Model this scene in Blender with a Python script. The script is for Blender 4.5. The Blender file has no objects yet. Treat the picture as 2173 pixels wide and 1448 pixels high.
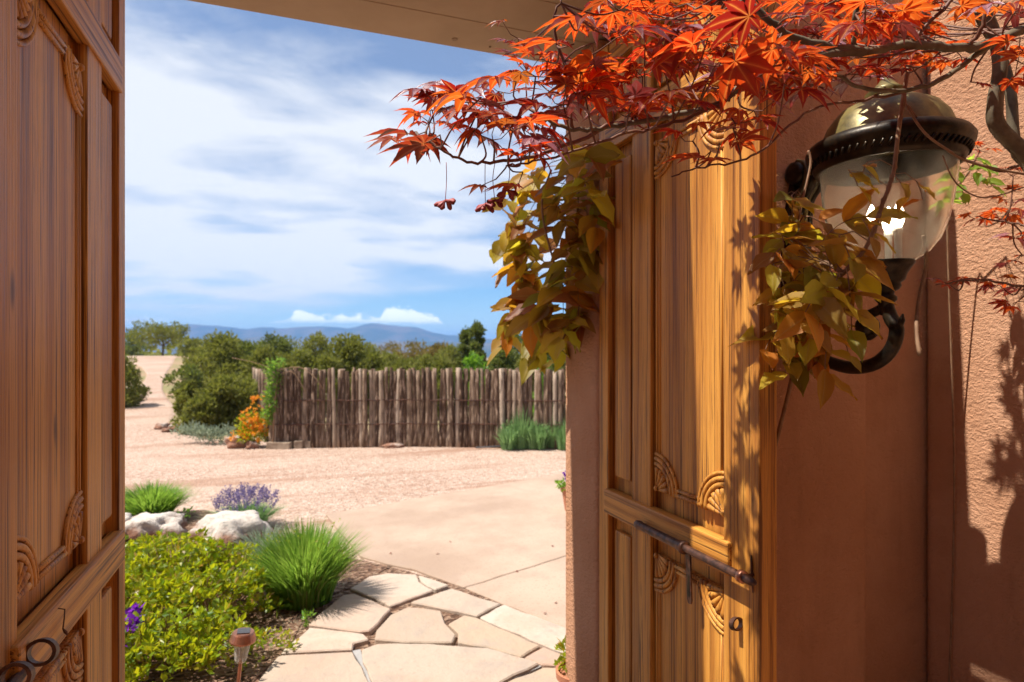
import bpy, bmesh, math, random
from mathutils import Vector, Matrix, noise
random.seed(7)
R = math.radians
S = bpy.context.scene
C = S.collection

# ------------------------------------------------------------------ camera, world, sun, exposure
FPX, CX, HY, EYE = 1300.0, 1086.5, 740.0, 1.5
YAW = R(20.1)
FW = Vector((math.sin(YAW), math.cos(YAW), 0)); RT = Vector((math.cos(YAW), -math.sin(YAW), 0))
cam_d = bpy.data.cameras.new('camera'); cam = bpy.data.objects.new('camera', cam_d); C.objects.link(cam)
cam.location = (0, 0, EYE); cam.rotation_euler = (R(90), 0, -YAW)
cam_d.sensor_width = 36; cam_d.lens = FPX/2173*36; cam_d.shift_y = (HY-724)/2173
cam_d.clip_start = 0.02; cam_d.clip_end = 30000
cam_d.dof.use_dof = True; cam_d.dof.focus_distance = 1.28; cam_d.dof.aperture_fstop = 4.8
S.camera = cam
SUN = Vector((-0.478, 0.040, 0.876)).normalized()
sl = bpy.data.lights.new('sun', 'SUN'); sl.energy = 5.0; sl.angle = R(0.53); sl.color = (1, 0.95, 0.87)
so = bpy.data.objects.new('sun', sl); C.objects.link(so)
so.rotation_euler = SUN.to_track_quat('Z', 'Y').to_euler(); so.location = (-5, 1, 9)
S.view_settings.view_transform = 'Standard'; S.view_settings.look = 'None'
S.view_settings.exposure = 0.75; S.view_settings.gamma = 1.0
S.render.engine = 'CYCLES'

class NT:
    """small node-tree helper"""
    def __init__(s, tree): s.t = tree; s.n = tree.nodes; s.n.clear()
    def N(s, typ, ins=None, **kw):
        n = s.n.new('ShaderNode'+typ)
        for k, v in kw.items(): setattr(n, k, v)
        for k, v in (ins or {}).items():
            if isinstance(v, bpy.types.NodeSocket): s.t.links.new(v, n.inputs[k])
            else: n.inputs[k].default_value = v
        return n
    def L(s, a, b): s.t.links.new(a, b)
    def math(s, op, a, b=None, c=None, clamp=False):
        ins = {0: a}
        if b is not None: ins[1] = b
        if c is not None: ins[2] = c
        return s.N('Math', ins, operation=op, use_clamp=clamp).outputs[0]
    def ramp(s, fac, stops, interp='LINEAR'):
        n = s.N('ValToRGB', {0: fac}); r = n.color_ramp; r.interpolation = interp
        while len(r.elements) < len(stops): r.elements.new(0.5)
        for e, (p, c) in zip(r.elements, stops):
            e.position = p; e.color = (c, c, c, 1) if isinstance(c, (int, float)) else tuple(c)+(1,)
        return n.outputs[0]
    def mix(s, f, a, b, mode='MIX'):
        n = s.N('Mix', data_type='RGBA', blend_type=mode)
        for i, v in ((0, f), (6, a), (7, b)):
            if isinstance(v, bpy.types.NodeSocket): s.L(v, n.inputs[i])
            else: n.inputs[i].default_value = v if i == 0 else (tuple(v)+(1,) if len(v) == 3 else v)
        return n.outputs[2]
    def noise(s, vec, scale, detail=4, rough=0.55, dist=0.0):
        return s.N('TexNoise', {'Vector': vec, 'Scale': scale, 'Detail': detail, 'Roughness': rough, 'Distortion': dist}).outputs[0]
    def mapr(s, v, a, b, c=0.0, d=1.0, smooth=True):
        return s.N('MapRange', {0: v, 1: a, 2: b, 3: c, 4: d}, interpolation_type='SMOOTHSTEP' if smooth else 'LINEAR').outputs[0]

W = bpy.data.worlds.new('World'); S.world = W; W.use_nodes = True
w = NT(W.node_tree)
sky = w.N('TexSky', sky_type='NISHITA', sun_disc=False, sun_elevation=math.asin(SUN.z), sun_rotation=math.atan2(SUN.x, SUN.y), altitude=2100, air_density=1.0, dust_density=0.6, ozone_density=2.0)
tc = w.N('TexCoord'); dirv = tc.outputs['Generated']
sx = w.N('SeparateXYZ', {0: dirv}); zz = sx.outputs[2]
zc = w.math('MAXIMUM', zz, 0.0)
den = w.math('ADD', zc, 0.16)
px_ = w.math('DIVIDE', sx.outputs[0], den); py_ = w.math('DIVIDE', sx.outputs[1], den)
pv = w.N('CombineXYZ', {0: px_, 1: py_, 2: 0.0}).outputs[0]
rot = w.N('Mapping', {'Vector': pv, 'Rotation': (0, 0, R(35)), 'Scale': (0.7, 1.1, 1), 'Location': (0.35, 1.1, 0)}).outputs[0]
n1 = w.noise(rot, 0.9, 3, 0.5, 0.2)
n2 = w.noise(rot, 3.0, 8, 0.6, 0.35)
cir = w.math('ADD', w.math('MULTIPLY', n1, 0.85), w.math('MULTIPLY', n2, 0.27))
cir = w.mapr(cir, 0.44, 0.67)
# edge of the high cloud deck: clear air below it, lower toward the west
edge = w.math('ADD', w.math('MULTIPLY', sx.outputs[0], 0.155), 0.052)
edge = w.math('ADD', edge, w.math('MULTIPLY', w.math('SUBTRACT', n2, 0.5), 0.05))
deck = w.mapr(w.math('SUBTRACT', zz, edge), -0.008, 0.03)
low = w.mapr(zz, 0.62, 0.12)                       # deck reads denser toward the horizon
cir = w.math('MULTIPLY', w.math('MULTIPLY_ADD', low, 0.26, cir, clamp=True), deck)
cir = w.math('MULTIPLY', w.math('MAXIMUM', cir, w.math('MULTIPLY', deck, 0.22)), 0.93)
# small cumulus row above the mountains
hz_ = w.N('CombineXYZ', {0: sx.outputs[0], 1: sx.outputs[1], 2: 0.0}).outputs[0]
hz_ = w.N('VectorMath', {0: hz_}, operation='NORMALIZE').outputs[0]
hlow = w.noise(w.N('Mapping', {'Vector': hz_, 'Location': (0.2, 0.62, 0.0)}).outputs[0], 5.5, 2, 0.5)
puff = w.noise(w.N('Mapping', {'Vector': dirv, 'Scale': (1, 1, 1.5)}).outputs[0], 34.0, 5, 0.6)
ctop = w.math('ADD', w.math('MULTIPLY', w.math('SUBTRACT', hlow, 0.46), 0.16), w.math('MULTIPLY', w.math('SUBTRACT', puff, 0.5), 0.05))
ctop = w.math('MINIMUM', w.math('ADD', ctop, 0.042), 0.078)
cum = w.math('MULTIPLY', w.mapr(w.math('SUBTRACT', ctop, zz), 0.0, 0.007), w.mapr(w.math('ADD', zz, w.math('MULTIPLY', w.math('SUBTRACT', puff, 0.5), 0.008)), 0.037, 0.047))
cum = w.math('MULTIPLY', cum, 0.9)
cl = cir
skyc = w.N('HueSaturation', {'Color': sky.outputs[0], 'Saturation': 1.3, 'Value': 1.0}).outputs[0]
col = w.mix(cl, skyc, (6.6, 6.8, 7.1))
col = w.mix(cum, col, (11.0, 11.0, 11.0))
bg = w.N('Background', {0: col, 1: 0.09})
wo = w.N('OutputWorld'); w.L(bg.outputs[0], wo.inputs[0])

# ------------------------------------------------------------------ geometry helpers
def P(px, py, d):
    return FW*d + RT*((px-CX)/FPX*d) + Vector((0, 0, EYE+(HY-py)/FPX*d))
def G(px, py, z=0.0):
    d = (EYE-z)*FPX/(py-HY); v = P(px, py, d); v.z = z; return v
def sstep(a, b, x):
    t = max(0.0, min(1.0, (x-a)/(b-a))); return t*t*(3-2*t)
def terrain(x, y):
    v = Vector((x, y, 0)); d = v.dot(FW); l = v.dot(RT)
    if d < 10: return 0.0
    t = l/d
    wl = 1-sstep(-0.53, -0.36, t)
    if d < 42: zl = max(0, (d-15))/27*1.0
    else: zl = 1.0-(d-42)*0.035
    zr = -(d-12)*0.03 if d > 12 else 0
    z = wl*zl+(1-wl)*zr
    z = max(z, -4-0.012*(d-60)) if d > 60 else z
    if d > 13: z += min(1, (d-13)/20)*0.25*noise.noise(Vector((x*0.09, y*0.09, 3)))
    return max(z, -34)
def onT(px, d, dz=0.0):
    v = FW*d+RT*((px-CX)/FPX*d); v.z = terrain(v.x, v.y)+dz; return v

class MB:
    def __init__(s): s.v = []; s.f = []; s.rib = []
    def add(s, vs, fs):
        o = len(s.v); s.v += [Vector(a) for a in vs]; s.f += [tuple(i+o for i in f) for f in fs]; return s
    def box(s, a, b):
        (x0, y0, z0), (x1, y1, z1) = a, b
        return s.add([(x0,y0,z0),(x1,y0,z0),(x1,y1,z0),(x0,y1,z0),(x0,y0,z1),(x1,y0,z1),(x1,y1,z1),(x0,y1,z1)],
                     [(0,3,2,1),(4,5,6,7),(0,1,5,4),(1,2,6,5),(2,3,7,6),(3,0,4,7)])
    def tube(s, pts, rad, n=8, caps=True):
        pts = [Vector(p) for p in pts]
        if not isinstance(rad, (list, tuple)): rad = [rad]*len(pts)
        o = len(s.v); up = None
        for i, p in enumerate(pts):
            t = (pts[min(i+1, len(pts)-1)]-pts[max(i-1, 0)])
            t = t.normalized() if t.length > 1e-9 else Vector((0, 0, 1))
            if up is None:
                a = Vector((0, 0, 1)) if abs(t.z) < 0.9 else Vector((1, 0, 0))
                up = (a-t*a.dot(t)).normalized()
            else:
                up = up-t*up.dot(t)
                up = up.normalized() if up.length > 1e-6 else t.orthogonal().normalized()
            b = t.cross(up)
            for k in range(n):
                an = 2*math.pi*k/n
                s.v.append(p+(up*math.cos(an)+b*math.sin(an))*rad[i])
        for i in range(len(pts)-1):
            for k in range(n):
                k2 = (k+1) % n
                s.f.append((o+i*n+k, o+i*n+k2, o+(i+1)*n+k2, o+(i+1)*n+k))
        if caps:
            s.f.append(tuple(o+k for k in reversed(range(n)))); s.f.append(tuple(o+(len(pts)-1)*n+k for k in range(n)))
        return s
    def lathe(s, prof, n=24, c=(0, 0, 0), wob=None):
        o = len(s.v); c = Vector(c)
        for r, z in prof:
            for k in range(n):
                an = 2*math.pi*k/n; rr = r*(wob(an, z) if wob else 1)
                s.v.append(c+Vector((rr*math.cos(an), rr*math.sin(an), z)))
        for i in range(len(prof)-1):
            for k in range(n):
                k2 = (k+1) % n
                s.f.append((o+i*n+k, o+i*n+k2, o+(i+1)*n+k2, o+(i+1)*n+k))
        return s
    def prism(s, poly, z0, z1):
        n = len(poly)
        vs = [(p[0], p[1], z0) for p in poly]+[(p[0], p[1], z1) for p in poly]
        return s.add(vs, [tuple(reversed(range(n))), tuple(range(n, 2*n))]+[(i, (i+1) % n, n+(i+1) % n, n+i) for i in range(n)])
    def ball(s, c, r, n=10, m=7, sc=(1, 1, 1)):
        prof = [(max(1e-4, r*math.sin(math.pi*i/m)), -r*math.cos(math.pi*i/m)) for i in range(m+1)]
        o = len(s.v); s.lathe(prof, n)
        for i in range(o, len(s.v)):
            v = s.v[i]; s.v[i] = Vector((v.x*sc[0], v.y*sc[1], v.z*sc[2]))+Vector(c)
        return s
    def mesh(s, name, smooth=False, fix=True, bevel=0.0, seg=2):
        me = bpy.data.meshes.new(name); me.from_pydata(s.v, [], s.f)
        if fix or bevel:
            bm = bmesh.new(); bm.from_mesh(me)
            if fix: bmesh.ops.recalc_face_normals(bm, faces=bm.faces)
            if bevel:
                es = [e for e in bm.edges if len(e.link_faces) == 2 and e.calc_face_angle(0) > 0.5]
                bmesh.ops.bevel(bm, geom=es, offset=bevel, segments=seg, affect='EDGES', profile=0.6, clamp_overlap=True)
            bm.to_mesh(me); bm.free()
        if smooth:
            me.polygons.foreach_set('use_smooth', [True]*len(me.polygons))
        if s.rib:
            at = me.attributes.new('rib', 'FLOAT', 'POINT'); at.data.foreach_set('value', s.rib)
        return me
    def build(s, name, mat, parent=None, loc=None, smooth=False, fix=True, bevel=0.0, seg=2):
        """verts are world (or parent-local) coordinates; with loc they are re-based on loc"""
        if loc is not None and parent is None:
            l = Vector(loc); s.v = [v-l for v in s.v]
        o = bpy.data.objects.new(name, s.mesh(name, smooth, fix, bevel, seg)); C.objects.link(o)
        o.data.materials.append(mat)
        if parent is not None: o.parent = parent
        elif loc is not None: o.location = loc
        return o
def rel(mb, loc):
    l = Vector(loc); mb.v = [v-l for v in mb.v]; return mb
def tag(o, label, cat, group=None, kind=None):
    if label: o['label'] = label
    if cat: o['category'] = cat
    if group: o['group'] = group
    if kind: o['kind'] = kind
    return o
def empty(name, loc=(0, 0, 0)):
    o = bpy.data.objects.new(name, None); C.objects.link(o); o.location = loc; o.empty_display_size = 0.1; return o
def inst(name, me, mat, parent, M):
    o = bpy.data.objects.new(name, me); C.objects.link(o); o.parent = parent; o.matrix_local = M; return o
def rnd(a, b): return random.uniform(a, b)
def rvec():
    while True:
        v = Vector((rnd(-1, 1), rnd(-1, 1), rnd(-1, 1)))
        if 0.05 < v.length < 1: return v.normalized()
def bez(pts, n=6):
    """Catmull-Rom through the points"""
    pts = [Vector(p) for p in pts]; out = []
    for i in range(len(pts)-1):
        p0 = pts[max(i-1, 0)]; p1 = pts[i]; p2 = pts[i+1]; p3 = pts[min(i+2, len(pts)-1)]
        for k in range(n):
            t = k/n
            out.append(0.5*((2*p1)+(p2-p0)*t+(2*p0-5*p1+4*p2-p3)*t*t+(3*p1-p0-3*p2+p3)*t**3))
    out.append(pts[-1]); return out

# ------------------------------------------------------------------ materials
def mat(name):
    m = bpy.data.materials.new(name); m.use_nodes = True; return m, NT(m.node_tree)
def finish(t, shader, bump=None):
    o = t.N('OutputMaterial'); t.L(shader, o.inputs[0])
def pbsdf(t, colr, rough=0.6, spec=0.4, normal=None, **kw):
    ins = {'Base Color': colr if isinstance(colr, bpy.types.NodeSocket) else tuple(colr)+(1,), 'Roughness': rough, 'Specular IOR Level': spec}
    if normal is not None: ins['Normal'] = normal
    ins.update(kw)
    return t.N('BsdfPrincipled', ins).outputs[0]
def bump(t, h, strength=0.4, dist=0.01):
    return t.N('Bump', {'Height': h, 'Strength': strength, 'Distance': dist}).outputs[0]

def wood(name, horiz=False):
    m, t = mat(name)
    co = t.N('TexCoord').outputs['Object']; oi = t.N('ObjectInfo')
    off = t.N('VectorMath', {0: co, 1: t.N('CombineXYZ', {0: t.math('MULTIPLY', oi.outputs['Random'], 7.0), 1: t.math('MULTIPLY', oi.outputs['Random'], 3.0), 2: t.math('MULTIPLY', oi.outputs['Random'], 11.0)}).outputs[0]}, operation='ADD').outputs[0]
    sc = (85, 1.6, 85) if horiz else (85, 85, 1.6)
    g = t.N('Mapping', {'Vector': off, 'Scale': sc}).outputs[0]
    warp = t.noise(t.N('Mapping', {'Vector': off, 'Scale': (3, 1.2, 3) if horiz else (3, 3, 1.2)}).outputs[0], 1.0, 2)
    wv = t.N('TexWave', {'Vector': t.N('Mapping', {'Vector': off, 'Scale': (9, .35, 9) if horiz else (9, 9, .35)}).outputs[0], 'Scale': 1.0, 'Distortion': 9.0, 'Detail': 2.0, 'Detail Scale': 0.6}, wave_type='RINGS', rings_direction='Y' if horiz else 'Z').outputs[1]
    n = t.noise(g, 1.0, 6, 0.65)
    fine = t.noise(t.N('Mapping', {'Vector': off, 'Scale': (330, 6, 330) if horiz else (330, 330, 6)}).outputs[0], 1.0, 3, 0.6)
    base = t.ramp(t.math('ADD', t.math('MULTIPLY', n, 0.7), t.math('MULTIPLY', wv, 0.3)), [(0.22, (0.22, 0.072, 0.010)), (0.42, (0.49, 0.195, 0.030)), (0.72, (0.68, 0.315, 0.056))])
    strk = t.noise(t.N('Mapping', {'Vector': off, 'Scale': (150, 1.6, 150) if horiz else (150, 150, 1.6)}).outputs[0], 1.0, 3, 0.6, 0.3)
    base = t.mix(t.mapr(strk, 0.44, 0.37, 0, 0.85), base, (0.105, 0.034, 0.007))
    base = t.mix(t.mapr(strk, 0.56, 0.72, 0, 0.35), base, (0.72, 0.36, 0.07))
    pores = t.mapr(fine, 0.30, 0.44)
    base = t.mix(t.math('MULTIPLY', t.math('SUBTRACT', 1.0, pores), 0.6), base, (0.12, 0.038, 0.007))
    blot = t.mapr(t.noise(co, 3.2, 4, 0.6), 0.5, 0.75)
    base = t.mix(t.math('MULTIPLY', blot, 0.3), base, (0.26, 0.10, 0.028))
    kn = t.N('TexVoronoi', {'Vector': t.N('Mapping', {'Vector': off, 'Scale': (5, 1.6, 5) if horiz else (5, 5, 1.6)}).outputs[0], 'Scale': 1.0}).outputs['Distance']
    base = t.mix(t.mapr(kn, 0.085, 0.03, 0, 0.85), base, (0.09, 0.03, 0.008))
    nb = bump(t, t.math('ADD', t.math('ADD', t.math('MULTIPLY', fine, 0.6), n), t.math('MULTIPLY', strk, 1.2)), 0.45, 0.004)
    finish(t, pbsdf(t, base, t.mapr(n, 0.2, 0.8, 0.40, 0.6), 0.3, nb, **{'Coat Weight': 0.05, 'Coat Roughness': 0.35}))
    return m
WV = wood('door_wood_vertical'); WH = wood('door_wood_horizontal', True)

def stucco(name, c1, c2, sc=1.0, st=0.7):
    m, t = mat(name); co = t.N('TexCoord').outputs['Object']
    big = t.noise(co, 1.7*sc, 4, 0.6); mid = t.noise(co, 9*sc, 3)
    c = t.mix(t.mapr(big, 0.3, 0.72), c1, c2)
    c = t.mix(t.math('MULTIPLY', t.mapr(mid, 0.5, 0.75), 0.25), c, tuple(x*0.8 for x in c1))
    h = t.math('ADD', t.noise(t.N('Mapping', {'Vector': co, 'Scale': (1, 1, 1.5)}).outputs[0], 62*sc, 4, 0.6), t.math('MULTIPLY', t.noise(co, 210*sc, 2), 0.4))
    c = t.mix(t.mapr(t.noise(t.N('Mapping', {'Vector': co, 'Scale': (5, 5, 0.8)}).outputs[0], 1.0, 5, 0.65), 0.5, 0.72, 0, 0.4), c, tuple(x*0.68 for x in c1))
    h = t.math('ADD', h, t.math('MULTIPLY', mid, 0.8))
    finish(t, pbsdf(t, c, 0.92, 0.15, bump(t, h, st, 0.012)))
    return m
STUC = stucco('terracotta_stucco', (0.46, 0.23, 0.125), (0.55, 0.305, 0.185))
HOUSE = stucco('house_stucco', (0.42, 0.20, 0.105), (0.48, 0.25, 0.14))

def simple(name, c1, c2, scale=6, rough=0.7, spec=0.3, metal=0.0, bs=0.25, bd=0.004, bscale=60):
    m, t = mat(name); co = t.N('TexCoord').outputs['Object']
    c = t.mix(t.mapr(t.noise(co, scale, 5, 0.62), 0.35, 0.68), c1, c2)
    finish(t, pbsdf(t, c, rough, spec, bump(t, t.noise(co, bscale, 4), bs, bd), Metallic=metal)); return m
SOFF = simple('painted_soffit', (0.42, 0.31, 0.21), (0.48, 0.36, 0.25), 2.5, 0.75, 0.25, 0, 0.2, 0.003, 30)
IRON = simple('rusty_iron', (0.055, 0.032, 0.026), (0.17, 0.075, 0.045), 45, 0.48, 0.5, 0.65, 0.4, 0.002, 120)
COPPER = simple('copper', (0.50, 0.22, 0.13), (0.36, 0.15, 0.09), 20, 0.35, 0.5, 0.8)
BLACK = simple('black_lantern_metal', (0.012, 0.010, 0.008), (0.045, 0.032, 0.016), 28, 0.38, 0.5, 0.55, 0.35, 0.002, 70)
PATINA = simple('weathered_gold_metal', (0.24, 0.19, 0.06), (0.05, 0.038, 0.018), 9, 0.42, 0.5, 0.4, 0.3, 0.004, 25)
TERRA = simple('terracotta', (0.38, 0.14, 0.075), (0.48, 0.2, 0.11), 9, 0.85)
m, t = mat('pink_concrete'); CONC = m
co = t.N('TexCoord').outputs['Object']
c = t.mix(t.mapr(t.noise(co, 0.9, 5, 0.62), 0.35, 0.66), (0.335, 0.235, 0.17), (0.44, 0.325, 0.243))
c = t.mix(t.mapr(t.noise(co, 3.4, 6, 0.7), 0.52, 0.72, 0, 0.5), c, (0.33, 0.235, 0.18))
c = t.mix(t.mapr(t.noise(co, 75, 3, 0.7), 0.55, 0.7, 0, 0.6), c, (0.25, 0.165, 0.12))
finish(t, pbsdf(t, c, 0.9, 0.2, bump(t, t.noise(co, 120, 4), 0.3, 0.004)))
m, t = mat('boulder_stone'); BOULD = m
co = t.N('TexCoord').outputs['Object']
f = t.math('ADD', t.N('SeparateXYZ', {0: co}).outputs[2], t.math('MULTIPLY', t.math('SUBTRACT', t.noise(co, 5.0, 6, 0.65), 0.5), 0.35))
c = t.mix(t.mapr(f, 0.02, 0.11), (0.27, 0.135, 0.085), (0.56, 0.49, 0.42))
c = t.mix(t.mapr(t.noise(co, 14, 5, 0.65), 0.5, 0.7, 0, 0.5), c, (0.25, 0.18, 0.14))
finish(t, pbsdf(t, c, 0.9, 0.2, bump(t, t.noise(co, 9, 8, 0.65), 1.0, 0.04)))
TIMBER = simple('weathered_timber', (0.22, 0.15, 0.10), (0.36, 0.27, 0.19), 8, 0.9, 0.2, 0, 0.5, 0.006, 40)
MBARK = simple('maple_bark', (0.10, 0.075, 0.045), (0.19, 0.155, 0.095), 24, 0.7, 0.3, 0, 0.4, 0.003, 60)
MTWIG = simple('maple_twig_bark', (0.13, 0.045, 0.028), (0.20, 0.10, 0.055), 30, 0.55, 0.35)
VSTEM = simple('vine_stem', (0.22, 0.12, 0.065), (0.30, 0.19, 0.11), 30, 0.7)
JBARK = simple('juniper_bark', (0.085, 0.06, 0.045), (0.16, 0.12, 0.09), 9, 0.95, 0.1, 0, 0.6, 0.02, 18)
BRICKF = simple('dark_brick_paving', (0.23, 0.13, 0.082), (0.30, 0.18, 0.12), 5, 0.85)
GREYM = simple('grey_plastic', (0.05, 0.05, 0.055), (0.08, 0.08, 0.085), 9, 0.5)
WHITE = simple('white_plastic', (0.75, 0.73, 0.7), (0.8, 0.79, 0.76), 9, 0.4)

m, t = mat('gravel'); GRAVEL = m
co = t.N('TexCoord').outputs['Object']
v1 = t.N('TexVoronoi', {'Vector': co, 'Scale': 42.0, 'Randomness': 1.0})
v2 = t.N('TexVoronoi', {'Vector': co, 'Scale': 17.0})
vc = t.N('SeparateColor', {0: v1.outputs['Color']}).outputs[0]
c = t.ramp(vc, [(0.0, (0.23, 0.135, 0.09)), (0.3, (0.37, 0.245, 0.18)), (0.7, (0.45, 0.315, 0.24)), (1.0, (0.54, 0.42, 0.34))])
pn = t.noise(co, 0.55, 5, 0.62)
c = t.mix(t.mapr(pn, 0.36, 0.62, 0.0, 0.4), c, (0.50, 0.375, 0.29))
trk = t.noise(t.N('Mapping', {'Vector': co, 'Rotation': (0, 0, R(-16)), 'Scale': (0.35, 2.2, 1)}).outputs[0], 0.8, 4, 0.6)
c = t.mix(t.mapr(trk, 0.52, 0.66, 0.0, 0.75), c, (0.31, 0.175, 0.115))
h = t.math('ADD', v1.outputs['Distance'], t.math('MULTIPLY', v2.outputs['Distance'], 0.5))
finish(t, pbsdf(t, c, 0.95, 0.15, bump(t, h, 0.8, 0.018)))

m, t = mat('dry_earth'); EARTH = m
co = t.N('TexCoord').outputs['Object']
c = t.mix(t.mapr(t.noise(co, 0.35, 6, 0.65), 0.4, 0.6), (0.33, 0.22, 0.14), (0.22, 0.19, 0.09))
c = t.mix(t.mapr(t.noise(co, 3, 5, 0.6), 0.5, 0.7, 0, 0.6), c, (0.16, 0.15, 0.06))
finish(t, pbsdf(t, c, 0.95, 0.1, bump(t, t.noise(co, 8, 5), 0.6, 0.05)))

m, t = mat('mulch'); MULCH = m
co = t.N('TexCoord').outputs['Object']
v1 = t.N('TexVoronoi', {'Vector': t.N('Mapping', {'Vector': co, 'Scale': (1, 2.2, 1)}).outputs[0], 'Scale': 34.0})
c = t.ramp(t.N('SeparateColor', {0: v1.outputs['Color']}).outputs[1], [(0, (0.07, 0.036, 0.022)), (0.55, (0.22, 0.12, 0.075)), (1, (0.42, 0.28, 0.19))])
finish(t, pbsdf(t, c, 0.9, 0.2, bump(t, v1.outputs['Distance'], 0.9, 0.03)))

m, t = mat('flagstone'); FLAG = m
co = t.N('TexCoord').outputs['Object']; oi = t.N('ObjectInfo').outputs['Random']
c = t.ramp(oi, [(0, (0.42, 0.275, 0.20)), (0.35, (0.50, 0.42, 0.34)), (0.65, (0.39, 0.30, 0.225)), (1, (0.48, 0.345, 0.20))])
c = t.mix(t.mapr(t.noise(co, 2.6, 5, 0.6, 0.6), 0.42, 0.7, 0, 0.55), c, (0.42, 0.27, 0.19))
c = t.mix(t.mapr(t.noise(co, 5.5, 6, 0.7), 0.48, 0.68, 0, 0.65), c, (0.34, 0.27, 0.22))
c = t.mix(t.mapr(t.noise(co, 40, 4, 0.7), 0.56, 0.72, 0, 0.5), c, (0.33, 0.23, 0.17))
finish(t, pbsdf(t, c, 0.85, 0.25, bump(t, t.noise(co, 11, 8, 0.65), 0.6, 0.02)))
GROUT = simple('grey_grout', (0.26, 0.25, 0.24), (0.34, 0.32, 0.3), 9, 0.9)

m, t = mat('fence_pole_bark'); POLE = m
co = t.N('TexCoord').outputs['Object']; oi = t.N('ObjectInfo').outputs['Random']
c = t.ramp(oi, [(0, (0.065, 0.038, 0.025)), (0.5, (0.13, 0.078, 0.05)), (0.75, (0.22, 0.15, 0.10)), (1, (0.42, 0.32, 0.235))])
st = t.noise(t.N('Mapping', {'Vector': t.N('VectorMath', {0: co, 1: t.N('CombineXYZ', {2: t.math('MULTIPLY', oi, 40.0)}).outputs[0]}, operation='ADD').outputs[0], 'Scale': (38, 38, 6.0)}).outputs[0], 1.0, 5, 0.7)
c = t.mix(t.mapr(st, 0.53, 0.60, 0, 0.75), c, (0.44, 0.31, 0.22))  # pale flecks imitate sunlit knots, highlights put into the bark colour
c = t.mix(t.mapr(st, 0.47, 0.36, 0, 0.8), c, (0.06, 0.036, 0.024))
finish(t, pbsdf(t, c, 0.95, 0.1, bump(t, st, 0.7, 0.02)))

def leafmat(name, top, trans, rib=None, tmix=0.5, rough=0.42, island=False, spec=0.4, ribmix=0.7):
    """top and trans: ramps of colours over the leaf's own random number"""
    m, t = mat(name)
    r = t.N('NewGeometry').outputs['Random Per Island'] if island else t.N('ObjectInfo').outputs['Random']
    n = len(top)
    a = t.ramp(r, [(i/max(1, n-1), c) for i, c in enumerate(top)])
    n = len(trans)
    r2 = r if len(top) == len(trans) else t.math('FRACT', t.math('MULTIPLY', r, 7.31))
    b = t.ramp(r2, [(i/max(1, n-1), c) for i, c in enumerate(trans)])
    nrm = None
    if rib:
        at = t.N('Attribute', attribute_name='rib').outputs['Fac']
        f = t.math('MULTIPLY', t.math('POWER', at, 9.0), ribmix)
        a = t.mix(f, a, rib); b = t.mix(f, b, rib)
        co = t.N('TexCoord').outputs['Object']
        blot = t.noise(co, 26, 3); a = t.mix(t.mapr(blot, 0.5, 0.75, 0, 0.4), a, tuple(x*0.6 for x in top[0]))
        nrm = bump(t, t.math('ADD', at, t.math('MULTIPLY', t.noise(co, 150, 2), 0.3)), 0.4, 0.003)
    s1 = pbsdf(t, a, rough, spec, nrm)
    s2 = t.N('BsdfTranslucent', {'Color': b}).outputs[0]
    finish(t, t.N('MixShader', {0: tmix, 1: s1, 2: s2}).outputs[0]); return m
MAPLE = leafmat('maple_leaf', [(0.12, 0.014, 0.016), (0.20, 0.018, 0.010), (0.11, 0.026, 0.032), (0.21, 0.027, 0.010)],
                [(0.66, 0.035, 0.006), (0.80, 0.105, 0.010), (0.46, 0.018, 0.008), (0.84, 0.15, 0.014), (0.62, 0.035, 0.008), (0.34, 0.016, 0.010)], (0.85, 0.32, 0.06), 0.55, 0.40, ribmix=0.85)
MAPLEM = leafmat('maple_leaf_mauve', [(0.22, 0.085, 0.11), (0.28, 0.12, 0.14), (0.17, 0.05, 0.07)], [(0.5, 0.06, 0.05), (0.6, 0.08, 0.05)], (0.42, 0.18, 0.16), 0.18, 0.33, spec=0.6)
MAPLED = leafmat('maple_leaf_dark', [(0.085, 0.018, 0.012), (0.12, 0.022, 0.012), (0.10, 0.05, 0.012)], [(0.42, 0.03, 0.008), (0.5, 0.12, 0.012), (0.35, 0.02, 0.01)], (0.5, 0.2, 0.05), 0.5, 0.4)
MAPLEK = simple('maple_seed_keys', (0.22, 0.035, 0.04), (0.36, 0.08, 0.07), 30, 0.5)
VINE = leafmat('vine_leaf', [(0.34, 0.22, 0.022), (0.40, 0.13, 0.02), (0.13, 0.125, 0.02), (0.42, 0.29, 0.03), (0.20, 0.07, 0.03), (0.24, 0.17, 0.025), (0.30, 0.24, 0.025), (0.36, 0.17, 0.025), (0.16, 0.13, 0.025)],
               [(0.85, 0.60, 0.03), (0.85, 0.28, 0.02), (0.42, 0.42, 0.03), (0.92, 0.72, 0.04), (0.45, 0.12, 0.03), (0.62, 0.48, 0.03), (0.8, 0.66, 0.04), (0.8, 0.38, 0.03), (0.5, 0.42, 0.03)], (0.50, 0.36, 0.10), 0.45, 0.45, ribmix=0.45)
VGREEN = leafmat('wall_vine_green_leaf', [(0.12, 0.22, 0.025), (0.18, 0.3, 0.03)], [(0.5, 0.75, 0.06), (0.65, 0.8, 0.08)], (0.5, 0.6, 0.2), 0.5)
JUNI = leafmat('juniper_foliage', [(0.075, 0.085, 0.02), (0.14, 0.145, 0.032), (0.235, 0.22, 0.05), (0.10, 0.112, 0.03)], [(0.27, 0.31, 0.04), (0.4, 0.4, 0.06)], None, 0.3, 0.7, True, 0.2)
JUNI2 = leafmat('pinyon_foliage', [(0.065, 0.085, 0.025), (0.10, 0.12, 0.034), (0.145, 0.155, 0.04)], [(0.2, 0.26, 0.04), (0.28, 0.3, 0.05)], None, 0.35, 0.7, True, 0.2)
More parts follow.
